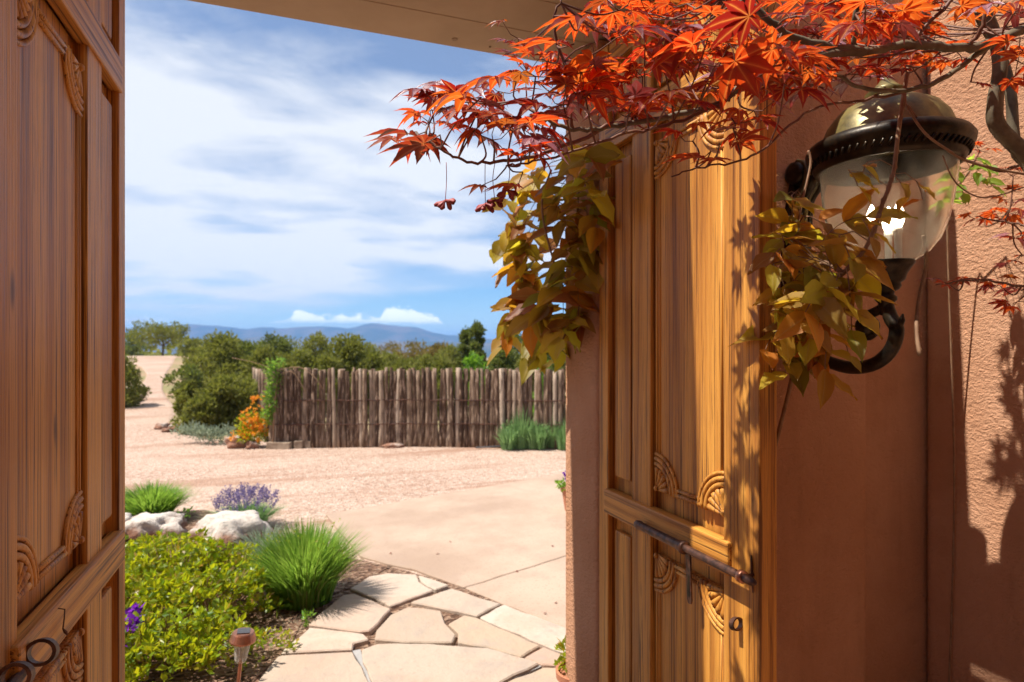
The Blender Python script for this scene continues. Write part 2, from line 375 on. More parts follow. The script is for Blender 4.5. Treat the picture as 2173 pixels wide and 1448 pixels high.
OAKR = leafmat('rust_scrub_foliage', [(0.16, 0.10, 0.03), (0.20, 0.15, 0.04), (0.13, 0.12, 0.03)], [(0.34, 0.22, 0.04), (0.26, 0.24, 0.04)], None, 0.35, 0.7, True, 0.2)
SHRUB = leafmat('yellow_green_shrub_leaf', [(0.08, 0.18, 0.008), (0.20, 0.28, 0.008), (0.04, 0.10, 0.012), (0.32, 0.31, 0.008), (0.05, 0.13, 0.012), (0.30, 0.14, 0.014), (0.12, 0.22, 0.010)], [(0.6, 0.68, 0.015), (0.72, 0.66, 0.015), (0.42, 0.58, 0.015)], None, 0.42, 0.38, True, 0.4)
GRASSM = leafmat('grass_blade', [(0.07, 0.17, 0.018), (0.12, 0.25, 0.025), (0.05, 0.13, 0.02), (0.08, 0.18, 0.02), (0.15, 0.26, 0.04), (0.34, 0.28, 0.11)], [(0.32, 0.55, 0.05), (0.42, 0.6, 0.08)], None, 0.42, 0.5, True, 0.3)
SAGE = leafmat('sage_leaf', [(0.16, 0.27, 0.10), (0.23, 0.36, 0.16), (0.12, 0.22, 0.07)], [(0.3, 0.5, 0.15), (0.36, 0.55, 0.2)], None, 0.4, 0.6, True, 0.2)
GREYB = leafmat('grey_bush_leaf', [(0.2, 0.24, 0.17), (0.27, 0.31, 0.22)], [(0.35, 0.42, 0.25), (0.4, 0.45, 0.3)], None, 0.35, 0.7, True, 0.2)
LAV = leafmat('lavender_flower', [(0.15, 0.11, 0.24), (0.20, 0.15, 0.29), (0.11, 0.085, 0.17)], [(0.27, 0.2, 0.42), (0.3, 0.24, 0.45)], None, 0.35, 0.6, True, 0.2)
PURP = leafmat('purple_petal', [(0.10, 0.01, 0.22), (0.16, 0.02, 0.32), (0.07, 0.005, 0.15)], [(0.3, 0.03, 0.6), (0.35, 0.05, 0.65)], None, 0.4, 0.5, True, 0.3)
PINK = leafmat('pink_petal', [(0.6, 0.03, 0.25), (0.7, 0.05, 0.33)], [(0.8, 0.08, 0.4), (0.85, 0.1, 0.5)], None, 0.4, 0.5, True, 0.3)
ORANGE = leafmat('orange_petal', [(0.75, 0.22, 0.012), (0.8, 0.32, 0.02), (0.65, 0.15, 0.01)], [(0.9, 0.4, 0.03), (0.9, 0.45, 0.04)], None, 0.4, 0.5, True, 0.3)
BRIGHTG = leafmat('bright_green_leaf', [(0.07, 0.18, 0.015), (0.12, 0.26, 0.02), (0.16, 0.3, 0.03)], [(0.3, 0.55, 0.04), (0.4, 0.6, 0.05)], None, 0.42, 0.4, True, 0.4)

m, t = mat('mountain_rock'); MOUNT = m
co = t.N('TexCoord').outputs['Object']
c = t.mix(t.mapr(t.noise(co, 0.006, 6, 0.6), 0.4, 0.6), (0.06, 0.075, 0.05), (0.13, 0.11, 0.08))
finish(t, pbsdf(t, c, 0.95, 0.05))

m, t = mat('seeded_glass'); GLASS = m
co = t.N('TexCoord').outputs['Object']
nz = t.math('ADD', t.noise(t.N('Mapping', {'Vector': co, 'Scale': (9, 9, 4)}).outputs[0], 1.0, 3, 0.5, 0.6), t.math('MULTIPLY', t.noise(co, 70, 2), 0.12))
nb = bump(t, nz, 0.35, 0.015)
g1 = t.N('BsdfPrincipled', {'Base Color': (0.95, 0.92, 0.85, 1), 'Roughness': 0.1, 'Transmission Weight': 1.0, 'IOR': 1.12}).outputs[0]
g2 = t.N('BsdfTranslucent', {'Color': (0.92, 0.86, 0.75, 1), 'Normal': nb}).outputs[0]
g3 = pbsdf(t, (0.62, 0.54, 0.42), 0.25, 0.5, nb)
g23 = t.N('MixShader', {0: 0.35, 1: g2, 2: g3}).outputs[0]
finish(t, t.N('MixShader', {0: t.mapr(nz, 0.35, 0.75, 0.0, 0.15), 1: g1, 2: g23}).outputs[0])
m, t = mat('lit_bulb'); BULB = m
finish(t, t.N('Emission', {0: (1.0, 0.88, 0.68, 1), 1: 11.0}).outputs[0])
m, t = mat('clear_plastic'); CLEARP = m
finish(t, t.N('MixShader', {0: 0.5, 1: t.N('BsdfTransparent').outputs[0], 2: pbsdf(t, (0.55, 0.52, 0.42), 0.25, 0.5)}).outputs[0])

# ------------------------------------------------------------------ ground, drive, pad, bed
mb = MB(); NA = 260
rad = [0, 1.5, 3, 5, 7, 9, 10]+[10*1.07**i for i in range(1, 92)]
for r in rad:
    for k in range(NA):
        a = 2*math.pi*k/NA; x, y = r*math.cos(a), r*math.sin(a); mb.v.append(Vector((x, y, terrain(x, y)-0.03)))
for i in range(len(rad)-1):
    for k in range(NA):
        k2 = (k+1) % NA; mb.f.append((i*NA+k, (i+1)*NA+k, (i+1)*NA+k2, i*NA+k2))
o = mb.build('ground', EARTH, smooth=True, fix=False); o['kind'] = 'structure'

tt = lambda px: (px-CX)/FPX
rows = [(-4.0, -9, 9), (2.2, -9, 9), (5, -11, 10), (8.0, -13, 10), (9.0, -14, 10), (9.75, -14, 4.5), (9.9, -14, tt(530)*9.9), (10.2, -14, tt(470)*10.2), (10.9, -12, tt(385)*10.9),
        (12.2, tt(180)*12.2, tt(365)*12.2), (14, tt(190)*14, tt(372)*14), (16, tt(225)*16, tt(368)*16), (18, tt(262)*18, tt(352)*18), (20, tt(292)*20, tt(345)*20), (23, tt(306)*23, tt(347)*23), (26, tt(312)*26, tt(352)*26),
        (32, tt(300)*32, tt(362)*32), (38, tt(268)*38, tt(370)*38), (42, tt(245)*42, tt(376)*42), (46, tt(225)*46, tt(376)*46)]
fine = []
for (a, b) in zip(rows, rows[1:]):
    k = max(1, int((b[0]-a[0])/0.8))
    for i in range(k):
        q = i/k; fine.append(tuple(a[j]+(b[j]-a[j])*q for j in range(3)))
fine.append(rows[-1])
mb = MB(); NC = 26
for d, l, r in fine:
    for k in range(NC+1):
        v = FW*d+RT*(l+(r-l)*k/NC); edge = 0.0 if 0 < k < NC else -0.03
        v.z = terrain(v.x, v.y)+0.004+edge+(0.012*noise.noise(Vector((v.x*1.3, v.y*1.3, 0))) if d > 4 and 0 < k < NC else 0); mb.v.append(v)
for i in range(len(fine)-1):
    for k in range(NC):
        a = i*(NC+1)+k; mb.f.append((a, a+1, a+NC+2, a+NC+1))
o = mb.build('gravel_drive', GRAVEL, smooth=True, fix=False); o['kind'] = 'structure'

def rough_poly(pts, step=0.06, amp=0.008):
    out = []
    for i, p in enumerate(pts):
        q = pts[(i+1) % len(pts)]; p = Vector(p[:2]); q = Vector(q[:2]); n = max(1, int((q-p).length/step))
        for k in range(n):
            v = p+(q-p)*(k/n)
            out.append(Vector((v.x+amp*noise.noise(Vector((v.x*9, v.y*9, 1))), v.y+amp*noise.noise(Vector((v.x*9, v.y*9, 5))), 0)))
    return out
def slab(name, pxs, z0, z1, material, parent=None, amp=0.008, bevel=0.006, shrink=0.0):
    pts = [G(x, y, z1) for x, y in pxs]
    if shrink:
        c = sum(pts, Vector())/len(pts); pts = [p+(c-p).normalized()*shrink for p in pts]
    poly = rough_poly(pts, 0.07, amp)
    m_ = MB().prism(poly, z0, z1)
    return m_.build(name, material, parent, bevel=bevel, seg=1)
# concrete pad: two pours with a joint between
pad = empty('concrete_pad', (0, 0, 0)); pad['kind'] = 'structure'
slab('pad_slab', [(692, 1091), (860, 1062), (1030, 1033), (1220, 1000), (1480, 955), (1480, 1080), (1220, 1173), (985, 1246), (955, 1236), (880, 1208), (822, 1196), (766, 1180)], -0.05, 0.022, CONC, pad, 0.01, 0.005)
slab('pad_slab', [(986, 1247.3), (1220, 1174.4), (1480, 1081.5), (1480, 1440), (1213, 1336), (1066, 1280)], -0.05, 0.022, CONC, pad, 0.01, 0.005)
# planting bed
bed = slab('planting_bed_soil', [(120, 1118), (300, 1092), (420, 1082), (540, 1098), (600, 1130), (680, 1160), (735, 1185), (764, 1187), (830, 1202), (748, 1245), (690, 1268), (640, 1325), (600, 1390), (520, 1460), (470, 1600), (-200, 1600)], -0.05, 0.018, MULCH, None, 0.02, 0.0)
bed['kind'] = 'structure'
# flagstone paving: mortar bed with each stone its own piece
q = lambda x, y: (600+x/3.233, 1000+y/3.233)
stones = [
 [(465,800),(590,722),(725,700),(915,707),(935,760),(1035,815),(880,872),(735,925),(610,862)],
 [(930,712),(1140,777),(1050,810),(950,758)],
 [(175,1048),(400,852),(495,836),(742,945),(598,1092),(530,1100)],
 [(875,898),(1160,803),(1495,908),(1335,992),(1200,958)],
 [(640,1085),(740,985),(860,928),(1095,958),(1108,1040),(1185,1120),(1165,1172),(830,1172),(625,1150)],
 [(1128,1045),(1240,985),(1338,1008),(1765,1195),(1635,1272),(1400,1205),(1200,1172),(1200,1110)],
 [(1352,1002),(1515,914),(2130,1140),(2130,1310),(1780,1187)],
 [(185,1068),(560,1114),(590,1150),(492,1178),(480,1220),(300,1228),(-10,1245),(30,1195)],
 [(535,1222),(640,1184),(1000,1180),(1400,1213),(1765,1315),(1500,1440),(1330,1590),(660,1590),(560,1300)],
 [(-180,1440),(-20,1262),(300,1246),(478,1240),(545,1340),(640,1590),(650,1640),(-200,1640)],
 [(1655,1280),(1785,1205),(2130,1330),(2130,1345),(1790,1325)],
 [(1500,1462),(1790,1345),(2130,1362),(2130,1640),(1370,1640)],
]
path = slab('flagstone_path', [(600, 1330), (640, 1322), (690, 1262), (745, 1238), (820, 1200), (955, 1238), (1070, 1282), (1260, 1350), (1260, 1640), (560, 1640), (470, 1500), (530, 1440)], -0.05, 0.013, MULCH, None, 0.01, 0.0)
path['kind'] = 'structure'
for i, s_ in enumerate(stones):
    slab('flagstone', [q(*a) for a in s_], -0.04, 0.034+0.004*((i*7) % 3), FLAG, path, 0.012, 0.006, 0.0)
# grey mortar lines beside the big tan stone
for a in ([(478,1232),(530,1222),(560,1300),(655,1590),(640,1590),(545,1342)], [(1500,1445),(1770,1322),(1788,1335),(1500,1460)]):
    slab('mortar_strip', [q(*p) for p in a], -0.04, 0.026, GROUT, path, 0.004, 0.0)
# paving inside the gate, below the frame
court = MB().box((-6, -6, -0.05), (4, 1.15, 0.012)).build('courtyard_floor', BRICKF); court['kind'] = 'structure'
th = MB().box((-0.9, 1.16, -0.05), (1.2, 1.75, 0.014)).build('gate_threshold', CONC); th['kind'] = 'structure'

# ------------------------------------------------------------------ mountains
def ridge(name, dist, prof, depth, seed):
    mb = MB(); NX, ND = 220, 16
    pxs = [-800+(3600)*i/NX for i in range(NX+1)]
    def hgt(px):
        for (a, ya), (b, yb) in zip(prof, prof[1:]):
            if a <= px <= b: return ya+(yb-ya)*sstep(0, 1, (px-a)/(b-a))
        return prof[-1][1]
    for j in range(ND+1):
        u = j/ND
        for px in pxs:
            d = dist+depth*u
            v = FW*d+RT*((px-CX)/FPX*d)
            top = (HY-hgt(px)+2.2*noise.fractal(Vector((px*0.02, seed, 0)), 1, 2, 4))/FPX*(dist+depth*0.55)
            sh = math.sin(math.pi*min(1, u/0.55)/2) if u < 0.55 else math.cos(math.pi/2*(u-0.55)/0.45)
            rg = noise.fractal(Vector((px*0.012, u*4, seed)), 1, 2, 5)*0.16*(1-abs(2*u-1.1))
            v.z = -45+(top+45+EYE)*max(0, sh+rg*(1-sh)*1.8); mb.v.append(v)
    for j in range(ND):
        for i in range(NX):
            a = j*(NX+1)+i; mb.f.append((a, a+1, a+NX+2, a+NX+1))
    o = mb.build(name, MOUNT, smooth=True, fix=False); o['kind'] = 'structure'; return o
ridge('mountains', 3300, [(-2600, 706), (-800, 690), (0, 700), (262, 697), (330, 697), (410, 688), (480, 693), (520, 699), (560, 694), (605, 697), (680, 692), (740, 697), (785, 686), (830, 690), (865, 694), (960, 712), (1090, 722), (1500, 726), (2200, 712), (3600, 700)], 900, 2.0)
ridge('foothills', 2300, [(-2600, 722), (-600, 716), (262, 716), (420, 722), (560, 715), (700, 726), (900, 724), (1000, 728), (1500, 726), (3600, 720)], 500, 8.0)

# ------------------------------------------------------------------ walls, piers, roof over the gate
def wall(name, poly, z0, z1, material, label, cat='wall', bevel=0.028):
    c = sum((Vector((p[0], p[1], 0)) for p in poly), Vector())/len(poly); c.z = 0
    m_ = MB().prism([Vector((a, b, 0)) for a, b in poly], z0, z1)
    o = m_.build(name, material, loc=c, bevel=bevel, seg=4, smooth=False)
    for p in o.data.polygons: p.use_smooth = p.area < 0.25 and len(p.vertices) == 4
    return tag(o, label, cat)
wall('gate_pier', [(1.135, 1.44), (1.735, 1.44), (1.735, 2.26), (1.05, 2.26), (1.058, 2.12), (1.072, 2.005), (1.135, 2.0)], -0.1, 2.646, STUC, 'thick terracotta stucco pier carrying the lantern beside the right gate leaf', 'pier')
wall('gate_pier', [(-1.3, 1.40), (-0.50, 1.40), (-0.50, 2.02), (-0.57, 2.03), (-0.57, 2.26), (-1.3, 2.26)], -0.1, 2.646, STUC, 'stucco pier hidden behind the left gate leaf', 'pier')
wall('courtyard_wall', [(1.739, 1.52), (2.8, 1.52), (2.8, 2.0), (1.739, 2.0)], -0.1, 3.3, STUC, 'recessed strip of shaded stucco wall right of the lantern pier')
wall('courtyard_wall', [(2.09, -3.0), (2.6, -3.0), (2.6, 1.516), (2.09, 1.516)], -0.1, 3.3, STUC, 'sunlit rough stucco wall with leaf shadows at the far right')
wall('courtyard_wall', [(-3.6, -3.0), (-3.3, -3.0), (-3.3, 1.7), (-3.6, 1.7)], -0.1, 2.2, STUC, 'stucco courtyard wall on the left side, outside the view')
wall('courtyard_wall', [(-3.3, 1.5), (-1.304, 1.5), (-1.304, 1.8), (-3.3, 1.8)], -0.1, 2.2, STUC, 'stucco courtyard wall joining the left gate pier')
wall('house_wall', [(-4.5, -3.5), (3.2, -3.5), (3.2, -3.02), (-4.5, -3.02)], -0.1, 3.6, HOUSE, 'stucco house wall behind the courtyard')
wall('sky_blocker_slab', [(-4.0, -3.1), (2.6, -3.1), (2.6, -0.5), (-4.0, -0.5)], 3.31, 3.5, HOUSE, 'added flat slab, unseen behind the camera, that blocks sky light', 'roof')  # slab added out of view to cut sky light and deepen the shade
roof = empty('gate_roof', (0, 1.87, 2.65)); tag(roof, 'pale painted flat roof with plank soffit over the gate opening', 'roof')
xs = [-1.35, -0.95, -0.55, -0.12, 0.3, 0.72, 1.15]
ys = [1.515, 1.69, 1.87, 2.07, 2.275]
for a, b in zip(ys, ys[1:]):
    rel(MB().box((-1.35, a+0.0012, 2.652), (1.15, b-0.0012, 2.675)), (0, 1.87, 2.65)).build('soffit_board', SOFF, roof, bevel=0.0015, seg=1)
rel(MB().box((-1.35, 1.515, 2.6755), (1.15, 2.27, 2.93)), (0, 1.87, 2.65)).build('roof_core', SOFF, roof, bevel=0.006)
kn = MB()
for px, py, r in ((965, 84, 0.012), (1040, 100, 0.005)):
    d = (2.651-EYE)*FPX/(HY-py); p = P(px, py, d); kn.lathe([(r, 0.0008), (r*0.8, -0.002), (r*0.45, -0.001), (r*0.1, -0.0018)], 14, p)
rel(kn, (0, 1.87, 2.65)).build('board_knot', TIMBER, roof, smooth=True)

# ------------------------------------------------------------------ gate leaves
def gate_leaf(sgn, X, YH, label, U):
    """u = distance from the hinge edge toward the camera, n = out of the visible face, z up"""
    root = empty('gate_leaf', (X, YH, 0)); tag(root, label, 'gate')
    M = lambda u, n, z: Vector((sgn*n, -u, z))
    def board(name, u0, u1, z0, z1, n0, n1, material=WV, parent=root, bevel=0.004, dz=0):
        m_ = MB(); a = M(u0, n0, z0); b = M(u1, n1, z1)
        m_.box((min(a.x, b.x), min(a.y, b.y), z0), (max(a.x, b.x), max(a.y, b.y), z1))
        return m_.build(name, material, parent, bevel=bevel)
    T = -0.054; Z0, Z1 = 0.03, 2.585
    board('hinge_stile', U[0], U[1], Z0, Z1, T, 0)
    board('mullion', U[2], U[3], Z0+0.1, Z1-0.04, T+0.004, -0.0015)
    board('free_stile', U[4], U[5], Z0, Z1, T, 0)
    board('top_rail', U[1]+0.001, U[4]-0.001, 2.50, Z1-0.002, T+0.002, -0.003, WH)
    board('upper_rail', U[1]-0.012, U[4]+0.012, 2.20, 2.287, T+0.03, 0.006, WH)
    board('lock_rail', U[1]-0.010, U[4]+0.032, 0.918, 1.004, T+0.03, 0.013, WH, bevel=0.007)
    board('bottom_rail', U[1]+0.001, U[4]-0.001, Z0+0.002, 0.2, T+0.002, -0.002, WH)
    levels = [(0.2, 0.918), (1.004, 2.20), (2.287, 2.50)]
    for li, (za, zb) in enumerate(levels):
        # narrow panel
        board('panel', U[1]-0.004, U[2]+0.004, za-0.005, zb+0.005, T+0.008, -0.031, WV, bevel=0)
        e = 0.05 if li < 2 else 0.035
        board('raised_panel', U[1]+0.034, U[2]-0.02, za+e, zb-e, -0.032, -0.008, WV, bevel=0.008)
        # wide carved panel
        board('panel', U[3]-0.004, U[4]+0.004, za-0.005, zb+0.005, T+0.008, -0.031, WV, bevel=0)
        u0, u1 = U[3]+0.014, U[4]-0.004
        e = 0.055 if li < 2 else 0.03
        f0, f1 = za+e, zb-e
        fld = board('carved_panel', u0, u1, f0, f1, -0.032, -0.015, WV, bevel=0.005)
        if li == 2: continue
        nn = -0.0135
        ra = [0.083, 0.099, 0.114]
        for zc, dz in ((f0, 1), (f1, -1)):
            for uc, du in ((u0, 1), (u1, -1)):
                fan = MB()
                for k in range(5):
                    an = R(9+18*k)
                    pts, rr = [], []
                    for j in range(6):
                        r = 0.008+0.062*j/5
                        pts.append(M(uc+du*r*math.cos(an), nn, zc+dz*r*math.sin(an))); rr.append(0.0022+0.0078*(j/5)**0.9)
                    pts.append(M(uc+du*0.0735*math.cos(an), nn-0.002, zc+dz*0.0735*math.sin(an))); rr.append(0.004)
                    fan.tube(pts, rr, 8)
                fan.ball(M(uc+du*0.007, nn+0.003, zc+dz*0.007), 0.009)
                fan.build('carved_fan', WV, fld, smooth=True)
                arc = MB()
                for r, w_ in zip(ra, (0.0075, 0.0075, 0.0055)):
                    arc.tube([M(uc+du*r*math.cos(R(a)), nn+0.001, zc+dz*r*math.sin(R(a))) for a in range(0, 91, 9)], w_, 8)
                arc.build('carved_arc', WV, fld, smooth=True)
            st = MB()
            for zo, w_ in ((0.007, 0.007), (0.022, 0.006)):
                st.tube([M(u0+ra[1]-0.004+zo*0.5, nn, zc+dz*zo), M(u1-ra[1]+0.004-zo*0.5, nn, zc+dz*zo)], w_, 8)
            st.build('carved_step', WV, fld, smooth=True)
        for ue, du in ((u0, 1), (u1, -1)):
            mo = MB()
            for k, w_ in ((0.006, 0.0052), (0.019, 0.0042)):
                mo.tube([M(ue+du*k, nn-0.001, f0+ra[2]-0.01), M(ue+du*k, nn-0.001, f1-ra[2]+0.01)], w_, 8)
            mo.build('edge_moulding', WV, fld, smooth=True)
    return root, M
leafR, MR = gate_leaf(-1, 1.066, 1.99, 'right gate leaf of honey brown carved wood with an iron slide bolt', [0.0, 0.067, 0.226, 0.335, 0.68, 0.81])
leafL, ML = gate_leaf(1, -0.432, 2.005, 'left gate leaf of brown carved wood, cropped by the frame edge, with iron rings', [0.0, 0.067, 0.226, 0.342, 0.735, 0.865])

def ring(Mf, u, n, z, r, tube=0.005, h=0.013, parent=None, name='ring_staple', tilt=0.3):
    """a flat iron band bent to a ring, its plate against the wood"""
    mb = MB(); k = 20; o0 = 0
    for i in range(k+1):
        a = 2*math.pi*i/k
        for dr, dh in ((-tube/2, -h/2), (tube/2, -h/2), (tube/2, h/2), (-tube/2, h/2)):
            rr = r+dr
            mb.v.append(Mf(u+dh, n+r+rr*math.sin(a), z+rr*math.cos(a)+dh*tilt))
    for i in range(k):
        for c in range(4):
            c2 = (c+1) % 4; mb.f.append((i*4+c, i*4+c2, (i+1)*4+c2, (i+1)*4+c))
    return mb.build(name, IRON, parent, smooth=False)
# slide bolt on the right leaf
bolt = MB().tube([MR(u, 0.036, 0.949) for u in (0.33, 0.40, 0.60, 0.80, 0.822, 0.832, 0.838)], [0.010, 0.0105, 0.0105, 0.0105, 0.0105, 0.008, 0.003], 14).build('slide_bolt', IRON, leafR, smooth=True)
MB().tube([MR(u, 0.036, 0.949) for u in (0.318, 0.33, 0.336, 0.345, 0.53, 0.548, 0.56)], [0.0125, 0.0145, 0.0145, 0.0125, 0.0128, 0.016, 0.0172], 16).build('bolt_sleeve', IRON, bolt, smooth=True)
MB().tube([MR(u, 0.036, 0.949) for u in (0.552, 0.556, 0.564, 0.567)], [0.016, 0.0185, 0.0185, 0.016], 16).build('bolt_collar', IRON, bolt, smooth=True)
MB().tube([MR(u, 0.036, 0.949) for u in (0.782, 0.784, 0.797, 0.799)], [0.0115, 0.0155, 0.0155, 0.0115], 16).build('bolt_collar', COPPER, bolt, smooth=True)
for u in (0.335, 0.79):
    MB().tube([MR(u, -0.004, 0.949), MR(u, 0.03, 0.949)], 0.004, 8).build('bolt_bracket', IRON, bolt)
sp = MB()
sp.tube([MR(0.79, 0.002, 0.905), MR(0.79, 0.004, 0.93), MR(0.786, 0.003, 0.98), MR(0.784, 0.002, 0.995)], [0.0015, 0.003, 0.003, 0.001], 6)
sp.build('bolt_spike', IRON, bolt)
hp = MB(); z0, z1 = 0.795, 0.948
prof = [(-0.010, z1), (-0.010, z0+0.012), (-0.006, z0+0.002), (0, z0), (0.006, z0+0.002), (0.010, z0+0.012), (0.010, z1)]
n = len(prof)
for nn in (0.024, 0.029):
    for a, z in prof: hp.v.append(MR(0.566+a+(z1-z)*0.03, nn-(z1-z)*0.02, z))
hp.f = [tuple(range(n)), tuple(range(n, 2*n))]+[(i, (i+1) % n, n+(i+1) % n, n+i) for i in range(n)]
hasp = hp.build('hasp_strap', IRON, bolt)
hs = MB(); a = MR(0.5665, 0.0278, 0.815); b = MR(0.5735, 0.0285, 0.875)
hs.box((min(a.x, b.x), min(a.y, b.y), a.z), (max(a.x, b.x), max(a.y, b.y), b.z)); hs.build('hasp_slot', BLACK, bolt)
ring(MR, 0.745, -0.002, 0.812, 0.0155, 0.004, 0.014, leafR)
# rings and nail on the left leaf
ring(ML, 0.730, 0.011, 0.975, 0.021, 0.006, 0.018, leafL)
ring(ML, 0.805, 0.0, 0.972, 0.021, 0.006, 0.018, leafL)
MB().tube([ML(0.715, 0.010, 0.955), ML(0.76, 0.010, 0.952), ML(0.83, 0.008, 0.949)], [0.008, 0.010, 0.010], 8).build('ring_plate', IRON, leafL)
MB().tube([ML(0.585, 0.012, 0.996), ML(0.585, 0.024, 0.992), ML(0.584, 0.023, 0.975), ML(0.585, 0.021, 0.955), ML(0.581, 0.024, 0.946), ML(0.584, 0.028, 0.941)], [0.0012, 0.0014, 0.0012, 0.0014, 0.0035, 0.0012], 6).build('wire_hook', IRON, leafL)

# ------------------------------------------------------------------ wall lantern
LX, LY, WY = 1.435, 1.132, 1.44
lan = empty('wall_lantern', (LX, WY, 1.45)); tag(lan, 'large black and gold wall lantern with lit seeded glass bell on the pier', 'lantern')
lan.scale = (0.95, 0.97, 0.975); lo = Vector((LX, WY, 1.45)); lc = (LX, LY, 0)
def lpart(mb, name, material, parent=lan, smooth=True, **k): return rel(mb, lo).build(name, material, parent, smooth=smooth, **k)
lob = lambda an, z: 1+0.035*abs(math.cos(3*an)) if z < 2.13 else 1
cap = lpart(MB().lathe([(0.158, 2.035), (0.150, 2.06), (0.138, 2.092), (0.115, 2.122), (0.08, 2.142), (0.045, 2.15), (0.04, 2.162), (0.05, 2.17), (0.03, 2.185), (0.012, 2.205), (0.002, 2.215)], 36, lc, lob), 'cap', PATINA)
lpart(MB().lathe([(0.150, 2.045), (0.170, 2.047), (0.186, 2.040), (0.195, 2.026), (0.193, 2.014), (0.186, 2.006), (0.183, 1.999), (0.180, 1.996), (0.177, 1.984), (0.170, 1.970), (0.160, 1.970), (0.155, 1.985), (0.150, 2.045)], 48, lc), 'cap_rim', BLACK, cap)
bd = MB()
for k in range(64):
    a = 2*math.pi*k/64
    bd.tube([(LX+0.179*math.cos(a), LY+0.179*math.sin(a), 1.986), (LX+0.186*math.cos(a+0.05), LY+0.186*math.sin(a+0.05), 2.0)], 0.0035, 5)
lpart(bd, 'rim_beading', BLACK, cap)
gw = lambda an, z: 1+0.012*math.sin(4*an+z*9)+0.008*math.sin(7*an-z*15)
gp = [(0.157, 1.975), (0.154, 1.93), (0.148, 1.88), (0.139, 1.83), (0.124, 1.785), (0.100, 1.752), (0.074, 1.733), (0.056, 1.722)]
lpart(MB().lathe(gp+[(r-0.004, z+0.001) for r, z in reversed(gp)], 48, lc, gw), 'glass_bell', GLASS, fix=True)
cup = lpart(MB().lathe([(0.006, 1.735), (0.05, 1.731), (0.066, 1.729), (0.067, 1.722), (0.057, 1.710), (0.048, 1.695), (0.044, 1.68), (0.034, 1.672), (0.036, 1.664), (0.03, 1.655), (0.02, 1.65), (0.019, 1.642), (0.026, 1.636), (0.026, 1.628), (0.018, 1.62), (0.015, 1.59), (0.002, 1.585)], 28, lc), 'base_cup', BLACK)
for k in range(3):
    a = 2*math.pi*k/3+0.5; bx_, by_ = LX+0.035*math.cos(a), LY+0.035*math.sin(a)
    lpart(MB().lathe([(0.009, 1.73), (0.009, 1.80), (0.011, 1.801), (0.011, 1.81), (0.002, 1.811)], 12, (bx_, by_, 0)), 'candle_sleeve', WHITE)
    lpart(MB().lathe([(0.007, 1.811), (0.013, 1.825), (0.015, 1.838), (0.012, 1.855), (0.005, 1.873), (0.001, 1.88)], 12, (bx_, by_, 0)), 'bulb', BULB)
Y = lambda y, z: (LX, y, z)
lpart(MB().tube(bez([Y(LY, 1.63), Y(LY-0.012, 1.585), Y(LY-0.03, 1.55), Y(LY-0.015, 1.50), Y(LY+0.03, 1.462), Y(LY+0.10, 1.448), Y(LY+0.18, 1.462), Y(LY+0.27, 1.50), Y(LY+0.30, 1.56)], 5),
      [0.013, 0.014, 0.0155, 0.016, 0.017, 0.0175, 0.018]+[0.018]*28+[0.017, 0.016, 0.016, 0.015, 0.015, 0.014], 12), 'scroll_arm', BLACK)
sc_ = MB().tube(bez([Y(LY, 1.612), Y(LY+0.03, 1.60), Y(LY+0.065, 1.585), Y(LY+0.075, 1.555), Y(LY+0.055, 1.535), Y(LY+0.035, 1.545)], 4), 0.013, 10)
sc_.ball((LX, LY+0.055, 1.562), 0.031, 16, 12)
lpart(sc_, 'scroll_ball', BLACK)
lpart(MB().tube([Y(LY-0.03, 1.548), Y(LY-0.045, 1.575), Y(LY-0.047, 1.59)], [0.012, 0.008, 0.002], 8), 'leaf_tip', BLACK)
bp = MB(); N = 28; ol = []
for k in range(N):
    a = 2*math.pi*k/N; ol.append((0.058*math.cos(a)*(1-0.15*math.sin(a)), 1.74+0.30*math.sin(a)))
for s_, yy in ((1.0, WY+0.004), (1.0, WY-0.012), (0.82, WY-0.022)):
    for x, z in ol: bp.v.append(Vector((LX+x*s_, yy, 1.74+(z-1.74)*s_)))
bp.f = [tuple(range(2*N, 3*N))]+[(j*N+i, j*N+(i+1) % N, (j+1)*N+(i+1) % N, (j+1)*N+i) for j in range(2) for i in range(N)]
plate = lpart(bp, 'backplate', BLACK)
for zc, r, yo in ((2.03, 0.034, 0.035), (1.47, 0.028, 0.03)):
    v = MB().tube([(LX-0.05, WY-yo, zc), (LX-0.045, WY-yo, zc), (LX-0.03, WY-yo, zc), (LX+0.03, WY-yo, zc), (LX+0.045, WY-yo, zc), (LX+0.05, WY-yo, zc)], [r*0.6, r*0.95, r, r, r*0.95, r*0.6], 18)
    lpart(v, 'volute', BLACK, plate)
for k, (x_, m__) in enumerate(((-0.028, PATINA), (-0.006, BLACK), (0.016, PATINA), (0.036, BLACK))):
    lpart(MB().tube(bez([(LX+x_, WY-0.035, 2.065), (LX+x_, WY-0.068, 2.045), (LX+x_, WY-0.066, 1.995), (LX+x_, WY-0.03, 1.95), (LX+x_, WY-0.022, 1.88)], 5), 0.0085, 8), 'volute_rib', m__, plate)
lpart(MB().tube(bez([Y(WY-0.02, 1.92), Y(WY-0.07, 2.0), Y(WY-0.11, 2.03)], 5), 0.012, 8), 'cap_strut', BLACK)

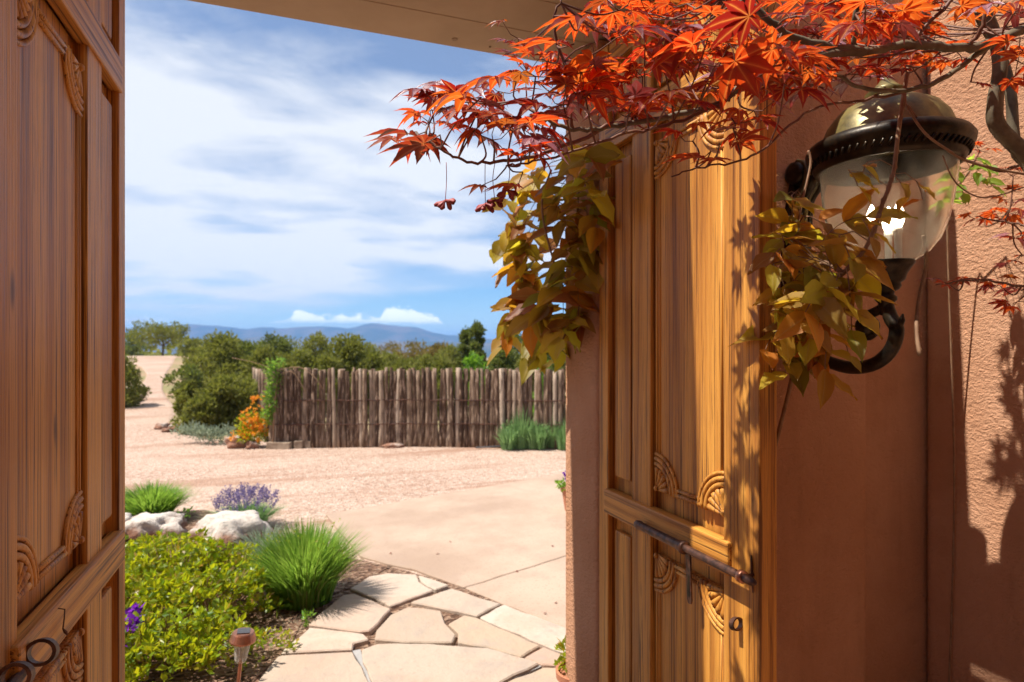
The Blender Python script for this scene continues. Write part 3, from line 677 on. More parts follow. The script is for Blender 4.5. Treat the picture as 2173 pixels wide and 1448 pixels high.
# ------------------------------------------------------------------ maple tree
def maple_mesh(i):
    random.seed(100+i); mb = MB(); rib = []
    lobes = [(0, 1.0), (40, 0.93), (-40, 0.93), (82, 0.72), (-82, 0.72), (126, 0.42), (-126, 0.42)]
    droop = rnd(0.12, 0.42); fold = rnd(0.15, 0.6); twist = rnd(-0.25, 0.25)
    def put(x, y, lift, r):
        rr = math.hypot(x, y); z = -droop*rr*rr+lift*fold+twist*x*y
        mb.v.append(Vector((x, y, z))); rib.append(r); return len(mb.v)-1
    base = put(0, 0, 0, 1)
    for ang, ln in sorted(lobes):
        ln *= rnd(0.88, 1.1); a = R(ang+rnd(-5, 5)); ca, sa = math.sin(a), math.cos(a)
        bend = rnd(-0.10, 0.10); ldr = rnd(-0.05, 0.35)
        def pt(u, w_, r):
            w2 = w_+bend*u*u; x = (ca*u+sa*w2)*ln; y = (sa*u-ca*w2)*ln
            return put(x, y, abs(w_)*1.0-ldr*u*u*0.6, r)
        m1, m2, m3, tip = pt(0.3, 0, 1), pt(0.55, 0, 1), pt(0.78, 0, 1), pt(1.06, 0, 0.9)
        wd = rnd(0.9, 1.15)
        for s in (1, -1):
            va = pt(0.27, 0.13*s*wd, 0); w1 = pt(0.48, 0.172*s*wd, 0); n1 = pt(0.55, 0.148*s*wd, 0); w2 = pt(0.66, 0.135*s*wd, 0); n2 = pt(0.73, 0.098*s*wd, 0); w3 = pt(0.82, 0.075*s*wd, 0); n3 = pt(0.90, 0.04*s*wd, 0)
            fs = [(base, m1, va), (m1, m2, w1, va), (m2, n1, w1), (m2, m3, w2, n1), (m3, n2, w2), (m3, tip, n3, w3), (m3, w3, n2)]
            mb.f += [f if s > 0 else tuple(reversed(f)) for f in fs]
    mb.rib = rib
    me = mb.mesh('maple_leaf', True, False); me.materials.append(MAPLE if i < 9 else MAPLEM if i < 12 else MAPLED); return me
MLEAF = [maple_mesh(i) for i in range(15)]
MPICK = list(range(9))*3+[9, 10, 11, 9, 10]+[12, 13, 14, 12]
random.seed(21)
mbase = Vector((1.80, 0.88, 0.0))
tree = empty('maple_tree', mbase); tag(tree, 'red leaved Japanese maple reaching across the top from the right', 'tree')
def tpart(mb, name, material, parent=tree): return rel(mb, mbase).build(name, material, parent, smooth=True)
tr = bez([mbase+Vector((0, 0, -0.05)), (1.79, 0.90, 0.5), (1.76, 0.91, 1.1), P(2230, 480, 1.38), P(2185, 345, 1.36), P(2118, 270, 1.34), P(2112, 215, 1.33), P(2122, 140, 1.32), P(2105, 60, 1.32), P(2060, -30, 1.3), P(2000, -120, 1.28)], 5)
trunk = tpart(MB().tube(tr, [0.024-0.015*i/len(tr) for i in range(len(tr))], 10), 'trunk', MBARK)
tr2 = bez([(1.76, 0.91, 1.1), P(2235, 420, 1.52), P(2160, 330, 1.55), P(2145, 200, 1.55), P(2125, 120, 1.55), P(2080, 40, 1.5), P(2040, -60, 1.5)], 5)
tpart(MB().tube(tr2, [0.016-0.008*i/len(tr2) for i in range(len(tr2))], 8), 'limb', MBARK)
brs = [
 ([(2240, 35, 1.25), (2110, 88, 1.24), (2040, 102, 1.2), (1930, 94, 1.17), (1840, 108, 1.15), (1700, 85, 1.13), (1610, 25, 1.1), (1560, -30, 1.1)], 0.010, 0.005),
 ([(1840, 108, 1.15), (1720, 122, 1.14), (1640, 130, 1.14), (1530, 218, 1.16), (1420, 248, 1.18), (1300, 270, 1.18), (1220, 275, 1.17), (1160, 255, 1.16), (1100, 215, 1.15)], 0.008, 0.0028),
 ([(1300, 262, 1.18), (1180, 318, 1.17), (1080, 340, 1.16), (1000, 345, 1.15), (945, 325, 1.14), (900, 295, 1.14)], 0.0042, 0.0018),
 ([(1530, 222, 1.16), (1430, 262, 1.14), (1330, 285, 1.13), (1230, 318, 1.13), (1130, 345, 1.13), (1075, 352, 1.12)], 0.0036, 0.0016),
 ([(1215, 272, 1.17), (1205, 200, 1.15), (1195, 130, 1.12), (1175, 60, 1.1), (1190, 0, 1.08)], 0.004, 0.0018),
 ([(2110, 88, 1.24), (2010, 160, 1.22), (1920, 193, 1.2), (1830, 188, 1.18), (1760, 150, 1.17), (1700, 128, 1.16)], 0.0058, 0.0025),
 ([(1920, 195, 1.2), (1820, 215, 1.2), (1720, 235, 1.19), (1640, 300, 1.16), (1570, 340, 1.13), (1480, 358, 1.12), (1425, 375, 1.11)], 0.0032, 0.0014),
 ([(1815, 100, 1.15), (1815, 30, 1.12), (1825, -40, 1.1)], 0.005, 0.004),
 ([(1930, 90, 1.17), (2010, 10, 1.15), (2030, -40, 1.13)], 0.004, 0.003),
 ([(2060, 95, 1.2), (2090, 40, 1.17), (2110, -30, 1.15)], 0.004, 0.003),
 ([(2185, 345, 1.36), (2120, 362, 1.42), (2040, 335, 1.46), (1990, 300, 1.44), (1920, 220, 1.36)], 0.004, 0.0016),
 ([(2240, 470, 1.42), (2190, 480, 1.5), (2130, 470, 1.55), (2070, 460, 1.58)], 0.004, 0.0015),
 ([(2250, 600, 1.46), (2180, 610, 1.52), (2080, 595, 1.56), (1985, 605, 1.6)], 0.0045, 0.0015),
]
bpts = []; bobj = []
for pl, r0, r1 in brs:
    pts = bez([P(*p) for p in pl], 6)
    for i in range(1, len(pts)-1): pts[i] += rvec()*0.003
    ob = tpart(MB().tube(pts, [r0+(r1-r0)*i/(len(pts)-1) for i in range(len(pts))], 8), 'branch', MBARK if r0 > 0.0045 else MTWIG)
    bobj.append(ob); bpts.append(pts)
twigs = [MB() for _ in brs]
def basis(nrm, tipd):
    n_ = nrm.normalized(); y = (tipd-n_*tipd.dot(n_)).normalized(); x = y.cross(n_)
    return Matrix((x, y, n_)).transposed()
nleaf = 0; asstuff = False; extra = [MB(), MB(), MB()]
def maple_leaf(p, frm, size, k, up=None, tipd=None):
    """leaf at p on a red stalk from frm; k = branch that carries it"""
    global nleaf
    out = (p-frm); out = out.normalized() if out.length > 1e-6 else rvec()
    if tipd is None: tipd = out*0.8+Vector((0, 0, rnd(-0.75, -0.05)))+rvec()*0.35
    if up is None: up = Vector((rnd(-0.45, 0.45), rnd(-0.75, 0.25), 1.0))
    B = basis(up, tipd)
    Mx = Matrix.Translation(p-mbase) @ B.to_4x4() @ Matrix.Diagonal((size*rnd(0.85, 1.1), size, size*rnd(0.6, 1.2), 1))
    k_ = random.choice(MPICK)
    if not asstuff: inst('leaf', MLEAF[k_], MAPLE, tree, Mx); nleaf += 1
    else:
        me = MLEAF[k_]; g_ = {0: extra[0], 1: extra[1], 2: extra[2]}[0 if k_ < 9 else 1 if k_ < 12 else 2]
        g_.add([Mx @ v.co for v in me.vertices], [tuple(p_.vertices) for p_ in me.polygons]); g_.rib += [a_.value for a_ in me.attributes['rib'].data]
    mid = (p+frm)/2+Vector((0, 0, -0.12*(p-frm).length))+rvec()*0.004
    twigs[k].tube([frm, mid, p], [0.0011, 0.0008, 0.0008], 5, False)
def cluster(px, py, d, n, size, ks=None, spread=1.0):
    c = P(px, py, d); best = None
    for k, pts in enumerate(bpts):
        if ks is not None and k not in ks: continue
        for p in pts:
            q_ = (p-c).length
            if best is None or q_ < best[0]: best = (q_, k, p)
    _, k, p0 = best
    m1 = p0.lerp(c, 0.5)+Vector((0, 0, -0.1*(c-p0).length))+rvec()*0.012
    twigs[k].tube(bez([p0, m1, c], 4), [0.0022-0.0001*i for i in range(9)], 6, False)
    bd_ = (c-p0).normalized() if (c-p0).length > 0.01 else Vector((-1, 0, 0))
    a0 = rnd(0, 6.28)
    for j in range(n):
        a = a0+j*2.4
        dv = RT*math.cos(a)*1.0+FW*math.sin(a)*0.9+Vector((0, 0, rnd(-0.35, 0.45)))+bd_*0.5
        p = c+dv.normalized()*rnd(0.018, 0.05)*spread
        maple_leaf(p, c, size*rnd(0.75, 1.15), k)
# the leaves one can pick out at the left end, then the mass
hand = [(868, 285, 1.04, 0.072, (-1, -.15), 0.25), (900, 305, 1.02, 0.075, (-1, -.55), 0.1), (985, 205, 1.06, 0.07, (-1, .05), 0.3), (1060, 165, 1.07, 0.075, (-1, .25), 0.4), (1010, 250, 1.1, 0.06, (-1, -.1), 0.2),
        (1180, 90, 1.02, 0.078, (-1, .1), 0.25), (1235, 40, 1.0, 0.078, (-.8, .5), 0.5), (1130, 290, 1.04, 0.07, (.6, -.6), 0.9), (1260, 130, 1.03, 0.085, (.1, -1), -0.5), (1340, 60, 1.02, 0.085, (.6, .4), 0.4),
        (1470, 95, 1.0, 0.082, (-.8, -.45), -0.2), (1640, 105, 1.0, 0.082, (-.5, -.9), -0.5), (1590, 35, 0.98, 0.07, (-.3, -.8), -0.7), (1390, 130, 1.05, 0.07, (.5, -.7), -.3), (1250, 175, 1.06, 0.075, (.4, -.9), -.4),
        (1520, 340, 1.08, 0.055, (-.2, -1), -0.2), (1475, 335, 1.09, 0.055, (-1, -.4), 0.3), (1570, 300, 1.1, 0.05, (.4, -.8), -.2), (1700, 190, 1.05, 0.06, (.9, -.3), 0.6), (1560, 130, 0.98, 0.08, (.3, -1), -.5),
        (1090, 395, 1.1, 0.055, (-.6, -.9), -.2), (1020, 395, 1.1, 0.04, (-.9, -.4), .2)]
for px, py, d, s_, (tx, tz), upy in hand:
    p = P(px, py, d); best = min(((q_-p).length, k, q_) for k, pts in enumerate(bpts) for q_ in pts)
    k = best[1]; frm = p-(RT*tx+Vector((0, 0, tz))).normalized()*0.03
    m1 = best[2].lerp(frm, 0.5)+rvec()*0.01
    twigs[k].tube(bez([best[2], m1, frm], 3), [0.0018, 0.0017, 0.0016, 0.0015, 0.0014, 0.0013, 0.0012], 5, False)
    maple_leaf(p, frm, s_*1.04, k, Vector((0, 0, 1))-FW*upy+rvec()*0.25, RT*tx+Vector((0, 0, tz*0.8))-FW*0.25)
env = [(850, 270, 300), (920, 215, 330), (1000, 150, 330), (1060, 110, 350), (1150, 40, 340), (1250, 5, 280), (1350, 10, 250), (1450, 5, 225), (1550, 0, 260), (1650, -10, 240), (1750, -10, 200), (1850, -10, 170), (1950, -20, 120), (2100, -10, 140)]
def envel(x):
    for (a, t0, b0), (b, t1, b1) in zip(env, env[1:]):
        if a <= x <= b:
            q_ = (x-a)/(b-a); return t0+(t1-t0)*q_, b0+(b1-b0)*q_
random.seed(5)
for i in range(52):
    x = 870+(1930-870)*((i+rnd(0, 1))/52)
    t0, b0 = envel(x); y = t0+(b0-t0)*rnd(0.02, 0.98)
    cluster(x, y, rnd(1.0, 1.32), random.choice((3, 4, 4)), rnd(0.044, 0.068), ks=range(0, 10))
for (x, y, d, n_, s_) in [(1995, 20, 1.15, 3, 0.05), (2080, 60, 1.3, 3, 0.05), (2150, 30, 1.2, 4, 0.05), (2160, 130, 1.25, 3, 0.055), (1940, 150, 1.2, 3, 0.05), (2060, 175, 1.3, 1, 0.03), (1560, 262, 1.14, 4, 0.045), (1600, 235, 1.15, 4, 0.05), (1470, 300, 1.12, 2, 0.04), (2120, 5, 1.1, 3, 0.05), (2040, 120, 1.25, 3, 0.045), (2165, 80, 1.15, 3, 0.05)]:
    cluster(x, y, d, n_, s_, ks=range(0, 10))
for (x, y, d, n_, s_) in [(2140, 455, 1.55, 5, 0.04), (2165, 500, 1.5, 4, 0.04), (2090, 465, 1.58, 4, 0.035), (2150, 430, 1.45, 4, 0.035), (2168, 540, 1.48, 4, 0.035), (2010, 600, 1.58, 4, 0.035), (2060, 590, 1.56, 4, 0.035), (2120, 605, 1.54, 4, 0.04), (2165, 615, 1.5, 4, 0.04), (2160, 640, 1.5, 3, 0.035), (2080, 320, 1.42, 3, 0.03), (2150, 375, 1.4, 3, 0.03)]:
    cluster(x, y, d+0.14, n_, s_*1.1, ks=range(10, 13))
# the smaller leaves deeper in the crown and those above the frame
asstuff = True; random.seed(15)
for i in range(44):
    x = 1080+(1980-1080)*((i+rnd(0, 1))/44)
    t0, b0 = envel(x); cluster(x, t0+(b0-t0)*rnd(0.0, 0.95), rnd(1.15, 1.45), 4, rnd(0.042, 0.058), ks=range(0, 10))
for i in range(10): cluster(rnd(1665, 1810), rnd(-350, 110), rnd(1.60, 1.72), 2, rnd(0.045, 0.062), ks=range(0, 10))
for tw, ob in zip(twigs, bobj):
    if tw.v: tpart(tw, 'twigs', MTWIG, ob)['kind'] = 'stuff'
# winged seed keys hanging under the left end
for (px, py, d) in [(945, 425, 1.14), (1050, 425, 1.13), (1075, 402, 1.12), (1030, 432, 1.13)]:
    p = P(px, py, d); mb = MB(); fr = P(px+rnd(-5, 15), 345 if px < 1200 else 360, d+0.01)
    mb.tube(bez([fr, fr.lerp(p, .5)+rvec()*0.006, p], 3), 0.0007, 5)
    for s in (-1, 1, -.5, .6, -1.3, 1.1):
        dv = (RT*s*rnd(.5, 1)+FW*rnd(-.6, .6)+Vector((0, 0, -rnd(.2, .9)))).normalized(); sd = dv.cross(FW).normalized()
        o0 = len(mb.v); L_ = rnd(0.016, 0.026)
        ring_ = [(0, 0.0022), (0.25, 0.0022), (0.7, 0.0065), (1.0, 0.003)]
        for u, w_ in ring_:
            for e in ((sd*w_), (FW*0.0005), (-sd*w_*0.6), (-FW*0.0005)): mb.v.append(p+dv*L_*u+e)
        for a in range(3):
            for b in range(4): mb.f.append((o0+a*4+b, o0+a*4+(b+1) % 4, o0+a*4+4+(b+1) % 4, o0+a*4+4+b))
        mb.f += [(o0+3, o0+2, o0+1, o0), (o0+12, o0+13, o0+14, o0+15)]
    tpart(mb, 'seed_key', MAPLEK)
for g_, m_ in zip(extra, (MAPLE, MAPLEM, MAPLED)):
    o = g_.build('foliage', m_, tree, fix=False, smooth=True); o['kind'] = 'stuff'
print('maple leaves', nleaf)

# ------------------------------------------------------------------ vines
def ovate_mesh(i, material):
    random.seed(300+i); mb = MB(); rib = []
    us = [0, 0.1, 0.28, 0.48, 0.68, 0.84, 0.93, 1.0]; ws = [0.01, 0.13, 0.235, 0.25, 0.185, 0.09, 0.035, 0.0]
    dr = rnd(0.05, 0.35); fold = rnd(0.1, 0.5); wave = rnd(0.0, 0.05); bend = rnd(-0.12, 0.12)
    for u, w_ in zip(us, ws):
        for s in (-1, -0.5, 0, 0.5, 1):
            x = s*w_+bend*u*u; z = -dr*u*u+abs(s)*w_*fold+wave*math.sin(u*14+s*2)
            mb.v.append(Vector((x, u, z))); rib.append(1.0 if s == 0 else 0.0)
    for a in range(len(us)-1):
        for b in range(4): mb.f.append((a*5+b, a*5+b+1, a*5+6+b, a*5+5+b))
    mb.rib = rib; me = mb.mesh('vine_leaf', True, False); me.materials.append(material); return me
OV = [ovate_mesh(i, VINE) for i in range(8)]; OVG = [ovate_mesh(20+i, VGREEN) for i in range(3)]
def pinnate(root, stemmb, base, start, direc, length, pairs, size, meshes, lname='leaf'):
    """one compound leaf: a drooping rachis with leaflets in pairs and one at the end"""
    pts = [start]; d = direc.normalized()
    for k in range(6):
        d = (d+Vector((0, 0, -0.22))).normalized(); pts.append(pts[-1]+d*length/6)
    stemmb.tube(pts, [0.0016-0.0001*i for i in range(7)], 5, False)
    for k in range(pairs+1):
        u = 0.25+0.75*k/pairs; i = min(5, int(u*6)); p = pts[i].lerp(pts[i+1], min(1, u*6-i)) if i < 6 else pts[6]
        ax = (pts[min(6, i+1)]-pts[i]).normalized()
        side = ax.cross(Vector((0, 0, 1))); side = side.normalized() if side.length > 0.05 else RT.copy()
        for s in ((-1, 1) if k < pairs else (0,)):
            tip = ax*(0.5 if s else 1)+side*s*0.9+Vector((0, 0, -0.55))+rvec()*0.35
            nr = Vector((rnd(-.5, .3), rnd(-1.1, .2), 0.7))+rvec()*0.3
            Mx = Matrix.Translation(p-base) @ basis(nr, tip).to_4x4() @ Matrix.Diagonal((size*rnd(.8, 1.15), size*rnd(.8, 1.15), size, 1))
            inst(lname, random.choice(meshes), None, root, Mx)
random.seed(44)
vb = Vector((1.0, 2.32, 0.0))
vine = empty('climbing_vine', vb); tag(vine, 'yellow and orange vine hanging over the outer edge of the right gate pier', 'vine')
stm = MB()
vst = [bez([Vector((1.10, 2.33, -0.02)), Vector((1.12, 2.31, 0.8)), P(1262, 690, 2.5), P(1235, 560, 2.42), P(1225, 450, 2.36), P(1240, 330, 2.3)], 5), bez([P(1255, 700, 2.48), P(1200, 620, 2.35), P(1165, 520, 2.3), P(1150, 430, 2.28), P(1170, 360, 2.26)], 5), bez([P(1240, 640, 2.42), P(1210, 690, 2.34), P(1190, 730, 2.3)], 5)]
for k, pts in enumerate(vst): stm.tube(pts, [0.009-0.0002*i if k == 0 else 0.004 for i in range(len(pts))], 7)
rach = [(1170, 365, 2.25), (1210, 360, 2.2), (1240, 365, 2.15), (1270, 345, 2.02), (1120, 415, 2.26), (1150, 430, 2.2), (1190, 420, 2.16), (1225, 400, 2.12), (1110, 480, 2.28), (1140, 500, 2.22), (1180, 470, 2.14), (1215, 490, 2.16), (1125, 560, 2.3), (1150, 590, 2.24), (1190, 560, 2.2), (1225, 590, 2.25), (1110, 640, 2.28), (1135, 660, 2.24), (1165, 640, 2.2), (1195, 660, 2.24), (1230, 640, 2.3), (1160, 700, 2.22), (1190, 700, 2.24), (1245, 470, 2.25), (1245, 540, 2.3), (1248, 420, 2.2), (1145, 375, 2.3), (1215, 330, 2.2), (1130, 520, 2.2), (1160, 545, 2.3), (1205, 530, 2.2), (1205, 620, 2.2), (1125, 690, 2.25), (1150, 450, 2.3), (1230, 690, 2.3)]
for px, py, d in rach:
    d += 0.30 if px < 1165 else 0.2 if px < 1205 else 0.06; st_ = P(px, py-20, d); near = min(((q_-st_).length, i, q_) for i, pts in enumerate(vst) for q_ in pts)[2]
    stm.tube([near, near.lerp(st_, .5)+Vector((0, 0, .02)), st_], 0.002, 5, False)
    dv = RT*(-0.5 if px < 1180 else rnd(-0.4, 0.3))+Vector((0, 0, rnd(-0.7, 0.1)))-FW*rnd(-0.3, 0.6)
    pinnate(vine, stm, vb, st_, dv, rnd(0.14, 0.2), 3, rnd(0.11, 0.15), OV)
rel(stm, vb).build('stem', VSTEM, vine, smooth=True)
random.seed(45)
lb = Vector((1.22, 1.34, 0.0))
lv = empty('climbing_vine', lb); tag(lv, 'bronze and yellow vine twining round the wall lantern', 'vine')
stm = MB()
lst = [bez([Vector((1.20, 1.37, -0.02)), Vector((1.19, 1.37, 0.8)), P(1690, 760, 1.62), P(1700, 640, 1.5), P(1740, 560, 1.4), P(1790, 580, 1.3)], 5),
       bez([P(1770, 600, 1.32), P(1835, 530, 1.27), P(1870, 440, 1.26), P(1895, 370, 1.26), P(1905, 290, 1.25), P(1918, 200, 1.26), P(1935, 100, 1.3)], 5),
       bez([P(1700, 700, 1.55), P(1680, 560, 1.5), P(1700, 440, 1.5), P(1720, 350, 1.5), P(1715, 320, 1.5)], 5),
       bez([P(1918, 215, 1.26), P(1960, 280, 1.25), P(2010, 318, 1.26), P(2060, 345, 1.27), P(2173, 370, 1.3), P(2260, 380, 1.32)], 5),
       bez([P(1960, 500, 1.5), P(1966, 560, 1.52), P(1950, 640, 1.52), P(1945, 700, 1.5), P(1952, 755, 1.48)], 4),
       bez([P(2000, 330, 1.3), P(2030, 390, 1.3), P(2090, 420, 1.32), P(2180, 395, 1.34)], 4)]
for k, pts in enumerate(lst): stm.tube(pts, {0: 0.0055, 1: 0.0042, 2: 0.003, 3: 0.0025, 4: 0.005, 5: 0.0016}[k], 7)
stm.tube([p+rvec()*0.005 for p in lst[1]], 0.0022, 6)
rach = [(1680, 415, 1.5), (1660, 460, 1.45), (1690, 490, 1.42), (1665, 530, 1.40), (1700, 560, 1.36), (1640, 560, 1.38), (1740, 520, 1.34), (1760, 570, 1.3), (1800, 590, 1.27), (1700, 620, 1.34), (1740, 620, 1.28), (1670, 640, 1.42), (1720, 460, 1.4), (1780, 500, 1.3), (1690, 690, 1.46), (1770, 610, 1.26), (1655, 420, 1.52), (1680, 600, 1.44), (1720, 540, 1.42), (1665, 580, 1.5), (1690, 540, 1.5), (1680, 470, 1.5), (1730, 590, 1.4), (1700, 650, 1.45), (1670, 690, 1.5), (1740, 660, 1.38), (1690, 730, 1.5), (1720, 700, 1.46), (1760, 690, 1.4), (1660, 500, 1.4), (1645, 600, 1.42)]
for px, py, d in rach:
    st_ = P(px, py, d); near = min(((q_-st_).length, i, q_) for i, pts in enumerate(lst[:3]) for q_ in pts)[2]
    stm.tube([near, near.lerp(st_, .5)+Vector((0, 0, .015)), st_], 0.0014, 5, False)
    pinnate(lv, stm, lb, st_, RT*rnd(-0.7, 0.7)+Vector((0, 0, rnd(-0.7, 0.25)))-FW*rnd(-.2, .6), rnd(0.07, 0.11), 2, rnd(0.075, 0.105), OV)
for px, py, d in [(1790, 735, 1.4), (1730, 745, 1.45), (1840, 360, 1.24), (1800, 375, 1.25), (1830, 480, 1.22), (1905, 395, 1.24), (1870, 470, 1.21), (1945, 400, 1.25)]:
    st_ = P(px, py-15, d); near = min(((q_-st_).length, i, q_) for i, pts in enumerate(lst[:3]) for q_ in pts)[2]
    stm.tube([near, near.lerp(st_, .5)+Vector((0, 0, .01)), st_], 0.001, 5, False)
    pinnate(lv, stm, lb, st_, RT*rnd(-0.5, 0.5)+Vector((0, 0, -.3)), 0.04, 1, 0.05, OV)
for k in range(4):
    x0 = rnd(1650, 1680); stm.tube(bez([P(x0, 700+k*15, 1.58), P(x0+40, 740+k*12, 1.56), P(x0+70+10*k, 720+k*10, 1.55), P(x0+85, 680+k*12, 1.55)], 4), 0.0014, 5, False)
rel(stm, lb).build('stem', VSTEM, lv, smooth=True)
random.seed(46)
gb = Vector((1.98, 1.38, 0.0)); gv = empty('climbing_vine', gb); tag(gv, 'fresh green leaves of a vine on the sunlit wall right of the lantern', 'vine')
stm = MB(); gst = bez([Vector((2.05, 1.42, -0.02)), Vector((2.07, 1.40, 1.0)), P(2010, 480, 1.95), P(2020, 420, 1.92), P(2060, 360, 1.86)], 5); stm.tube(gst, 0.003, 6)
for px, py in [(2010, 350), (2030, 370), (2050, 340), (2020, 400), (2060, 380), (2090, 350), (2045, 410), (2000, 430)]:
    st_ = P(px, py, rnd(1.72, 1.84)); near = min(((q_-st_).length, i, q_) for i, q_ in enumerate(gst))[2]
    stm.tube([near, st_], 0.001, 5, False); pinnate(gv, stm, gb, st_, RT*rnd(-.6, .6)+Vector((0, 0, .1))-FW*.3, 0.06, 2, 0.05, OVG)
rel(stm, gb).build('stem', VSTEM, gv, smooth=True)

# ------------------------------------------------------------------ coyote fence
random.seed(9)
fb = onT(890, 9.3); fb.z = 0
fence = empty('coyote_fence', fb); tag(fence, 'rustic fence of upright bark covered poles behind the gravel drive', 'fence')
def pole_mesh(i):
    random.seed(700+i); mb = MB(); pts = []; rr = []
    bx, by = rnd(-.012, .012), rnd(-.012, .012)
    for k in range(8):
        u = k/7; pts.append((bx*math.sin(u*3)+rnd(-.003, .003), by*math.sin(u*3.3)+rnd(-.003, .003), u)); rr.append(1-0.22*u+rnd(-.07, .07))
    mb.tube(pts, [r*0.038 for r in rr], 9)
    me = mb.mesh('fence_pole', True); me.materials.append(POLE); return me
PM = [pole_mesh(i) for i in range(10)]
random.seed(10)
spots = []; px = 578
while px < 1262:
    wdt = rnd(0.75, 1.25); px += 0.058*wdt/9.3*FPX*0.70; u = (px-578)/684
    spots.append((px, 9.2+0.25*math.sin(u*2.6)-0.25*u, wdt))
for k in range(14): spots.append((576-2.8*k, 9.25+0.27*k, rnd(.85, 1.15)))
for px, d, wdt in spots:
    v = onT(px, d); v.z = -0.03; hgt = (1.215 if px > 577 else 1.14)+rnd(-.035, .03)
    Mx = Matrix.Translation(v-fb+Vector((rnd(-.01, .01), rnd(-.02, .02), 0))) @ Matrix.Rotation(rnd(-.02, .02), 4, 'X') @ Matrix.Rotation(rnd(-.028, .028), 4, 'Y') @ Matrix.Rotation(rnd(0, 6.28), 4, 'Z') @ Matrix.Diagonal((wdt, wdt, hgt, 1))
    inst('pole', random.choice(PM), POLE, fence, Mx)
main = [s for s in spots if s[0] > 577]
for z in (0.72, 0.36):
    pts = []
    for px, d, w_ in main[::2]:
        v = onT(px, d-0.045); v.z = z+rnd(-.008, .008); pts.append(v-fb)
    MB().tube(pts, 0.009, 6).build('tie_wire', IRON, fence)

# ------------------------------------------------------------------ foliage builders
def leafcloud(mb, c, n, rad, size, asp=0.5, updir=0.3, shell=0.55):
    c = Vector(c); rad = Vector(rad)
    for _ in range(n):
        d = rvec(); r = shell+(1-shell)*random.random()
        p = c+Vector((d.x*rad.x, d.y*rad.y, d.z*rad.z))*r
        ax = (d+Vector((0, 0, updir))+rvec()*0.7).normalized(); sd = ax.cross(rvec())
        if sd.length < 0.05: continue
        sd = sd.normalized()*size*asp*0.5*rnd(.7, 1.3); L_ = ax*size*rnd(.6, 1.3); nrm = ax.cross(sd).normalized()*size*0.08
        o = len(mb.v); mb.v += [p, p+L_*0.5+sd+nrm, p+L_, p+L_*0.5-sd+nrm]; mb.f += [(o, o+1, o+2), (o, o+2, o+3)]
def juniper(px, d, top, wpx, material, label, name='juniper_tree', seed=0, trunk=0.25, low=0.12, clumps=16, dens=190, shape='round', sz=None, group='evergreens beyond the fence'):
    """top = picture row of the crown top, wpx = crown width in picture pixels at its distance"""
    wpx *= 1.15 if d > 12.5 and px > 480 else 1.0; top -= 4 if px > 540 and d < 20 else 0
    random.seed(900+seed); b = onT(px, d); H = EYE+(HY-top)/FPX*d-b.z; wd = wpx/FPX*d/2
    root = empty(name, b); tag(root, label, 'tree', group)
    tk = MB(); h0 = H*trunk; sz = sz or max(0.055, H*0.034)
    tips = []
    lean = Vector((rnd(-.15, .15), rnd(-.15, .15), 0))*wd
    mbf = MB()
    for k in range(clumps):
        u = (k+0.5)/clumps; a = k*2.4+rnd(-.4, .4)
        if shape == 'cone': rr = wd*(1-u)**0.7*rnd(.3, .8); z = H*(low+(1-low)*u)
        elif shape == 'umbrella': rr = wd*rnd(.25, .8); z = H*rnd(.52, .86)
        else:
            rr = wd*rnd(.15, .74)*math.sqrt(max(0.12, 1-(2*u-0.85)**2*0.75)); z = H*(low+(0.9-low)*u)
        c = Vector((math.cos(a)*rr, math.sin(a)*rr, min(z, H*0.9)))+lean*u
        cr = wd*rnd(.26, .42)*(0.75 if shape == 'cone' else 1)
        tips.append(c); leafcloud(mbf, c, int(dens*rnd(.7, 1.3)), (cr, cr, cr*rnd(.6, .9)), sz, 0.5, 0.5, 0.35)
        for _ in range(2):
            c2 = c+rvec()*cr*0.9; c2.z = min(c2.z, H*0.96); leafcloud(mbf, c2, dens//4, (cr*.45,)*3, sz, 0.5, 0.6, 0.3)
    leafcloud(mbf, (lean.x, lean.y, H*0.9), dens//2, (wd*.25, wd*.25, H*.1), sz, 0.5, 0.8, 0.3)
    r0 = H*0.035
    tk.tube(bez([Vector((0, 0, -0.1)), Vector((rnd(-.04, .04)*H, rnd(-.04, .04)*H, h0)), lean*0.6+Vector((0, 0, H*0.75))], 4), [r0*(1-0.085*i) for i in range(9)], 7)
    for c in tips[::2]:
        s_ = Vector((lean.x*.3, lean.y*.3, h0*rnd(.7, 1.4))); tk.tube(bez([s_, s_.lerp(c, .5)+Vector((0, 0, -.03*H)), c], 3), [r0*.5, r0*.44, r0*.38, r0*.32, r0*.26, r0*.2, r0*.14], 5)
    tk.build('trunk', JBARK, root, smooth=True)
    f = mbf.build('crown', material, root, fix=False); f['kind'] = 'stuff'
    return root
J = juniper
J(345, 44, 686, 112, JUNI, 'lone spreading tree with a bare forked trunk where the drive crests', 'pinyon_tree', 1, .42, .5, 16, 130, 'umbrella', 0.17)
J(276, 56, 706, 90, JUNI2, 'dark tree behind the left door edge beyond the crest of the drive', 'pinyon_tree', 2, .2, .1, 12, 140, 'round', 0.2)
J(420, 46, 722, 90, JUNI, 'low tree just right of the lone tree on the crest', 'juniper_tree', 3, .2, .05, 12, 140, 'round', 0.18)
J(248, 15.5, 752, 125, SHRUB if False else JUNI, 'bright juniper bush at the left of the drive, cut by the door', 'juniper_bush', 4, .1, .05, 16, 260, 'round', 0.075)
J(462, 15.5, 712, 170, JUNI, 'tall juniper right of the drive with open lower branches', 'juniper_tree', 5, .25, .12, 20, 260, 'round', 0.095)
J(408, 13.2, 775, 95, JUNI2, 'thin leaning juniper whose branches overhang the edge of the drive', 'juniper_tree', 6, .2, .2, 12, 150, 'round', 0.08)
J(475, 11.4, 800, 150, JUNI, 'dense round juniper bush left of the fence end', 'juniper_bush', 7, .1, .03, 18, 300, 'round', 0.075)
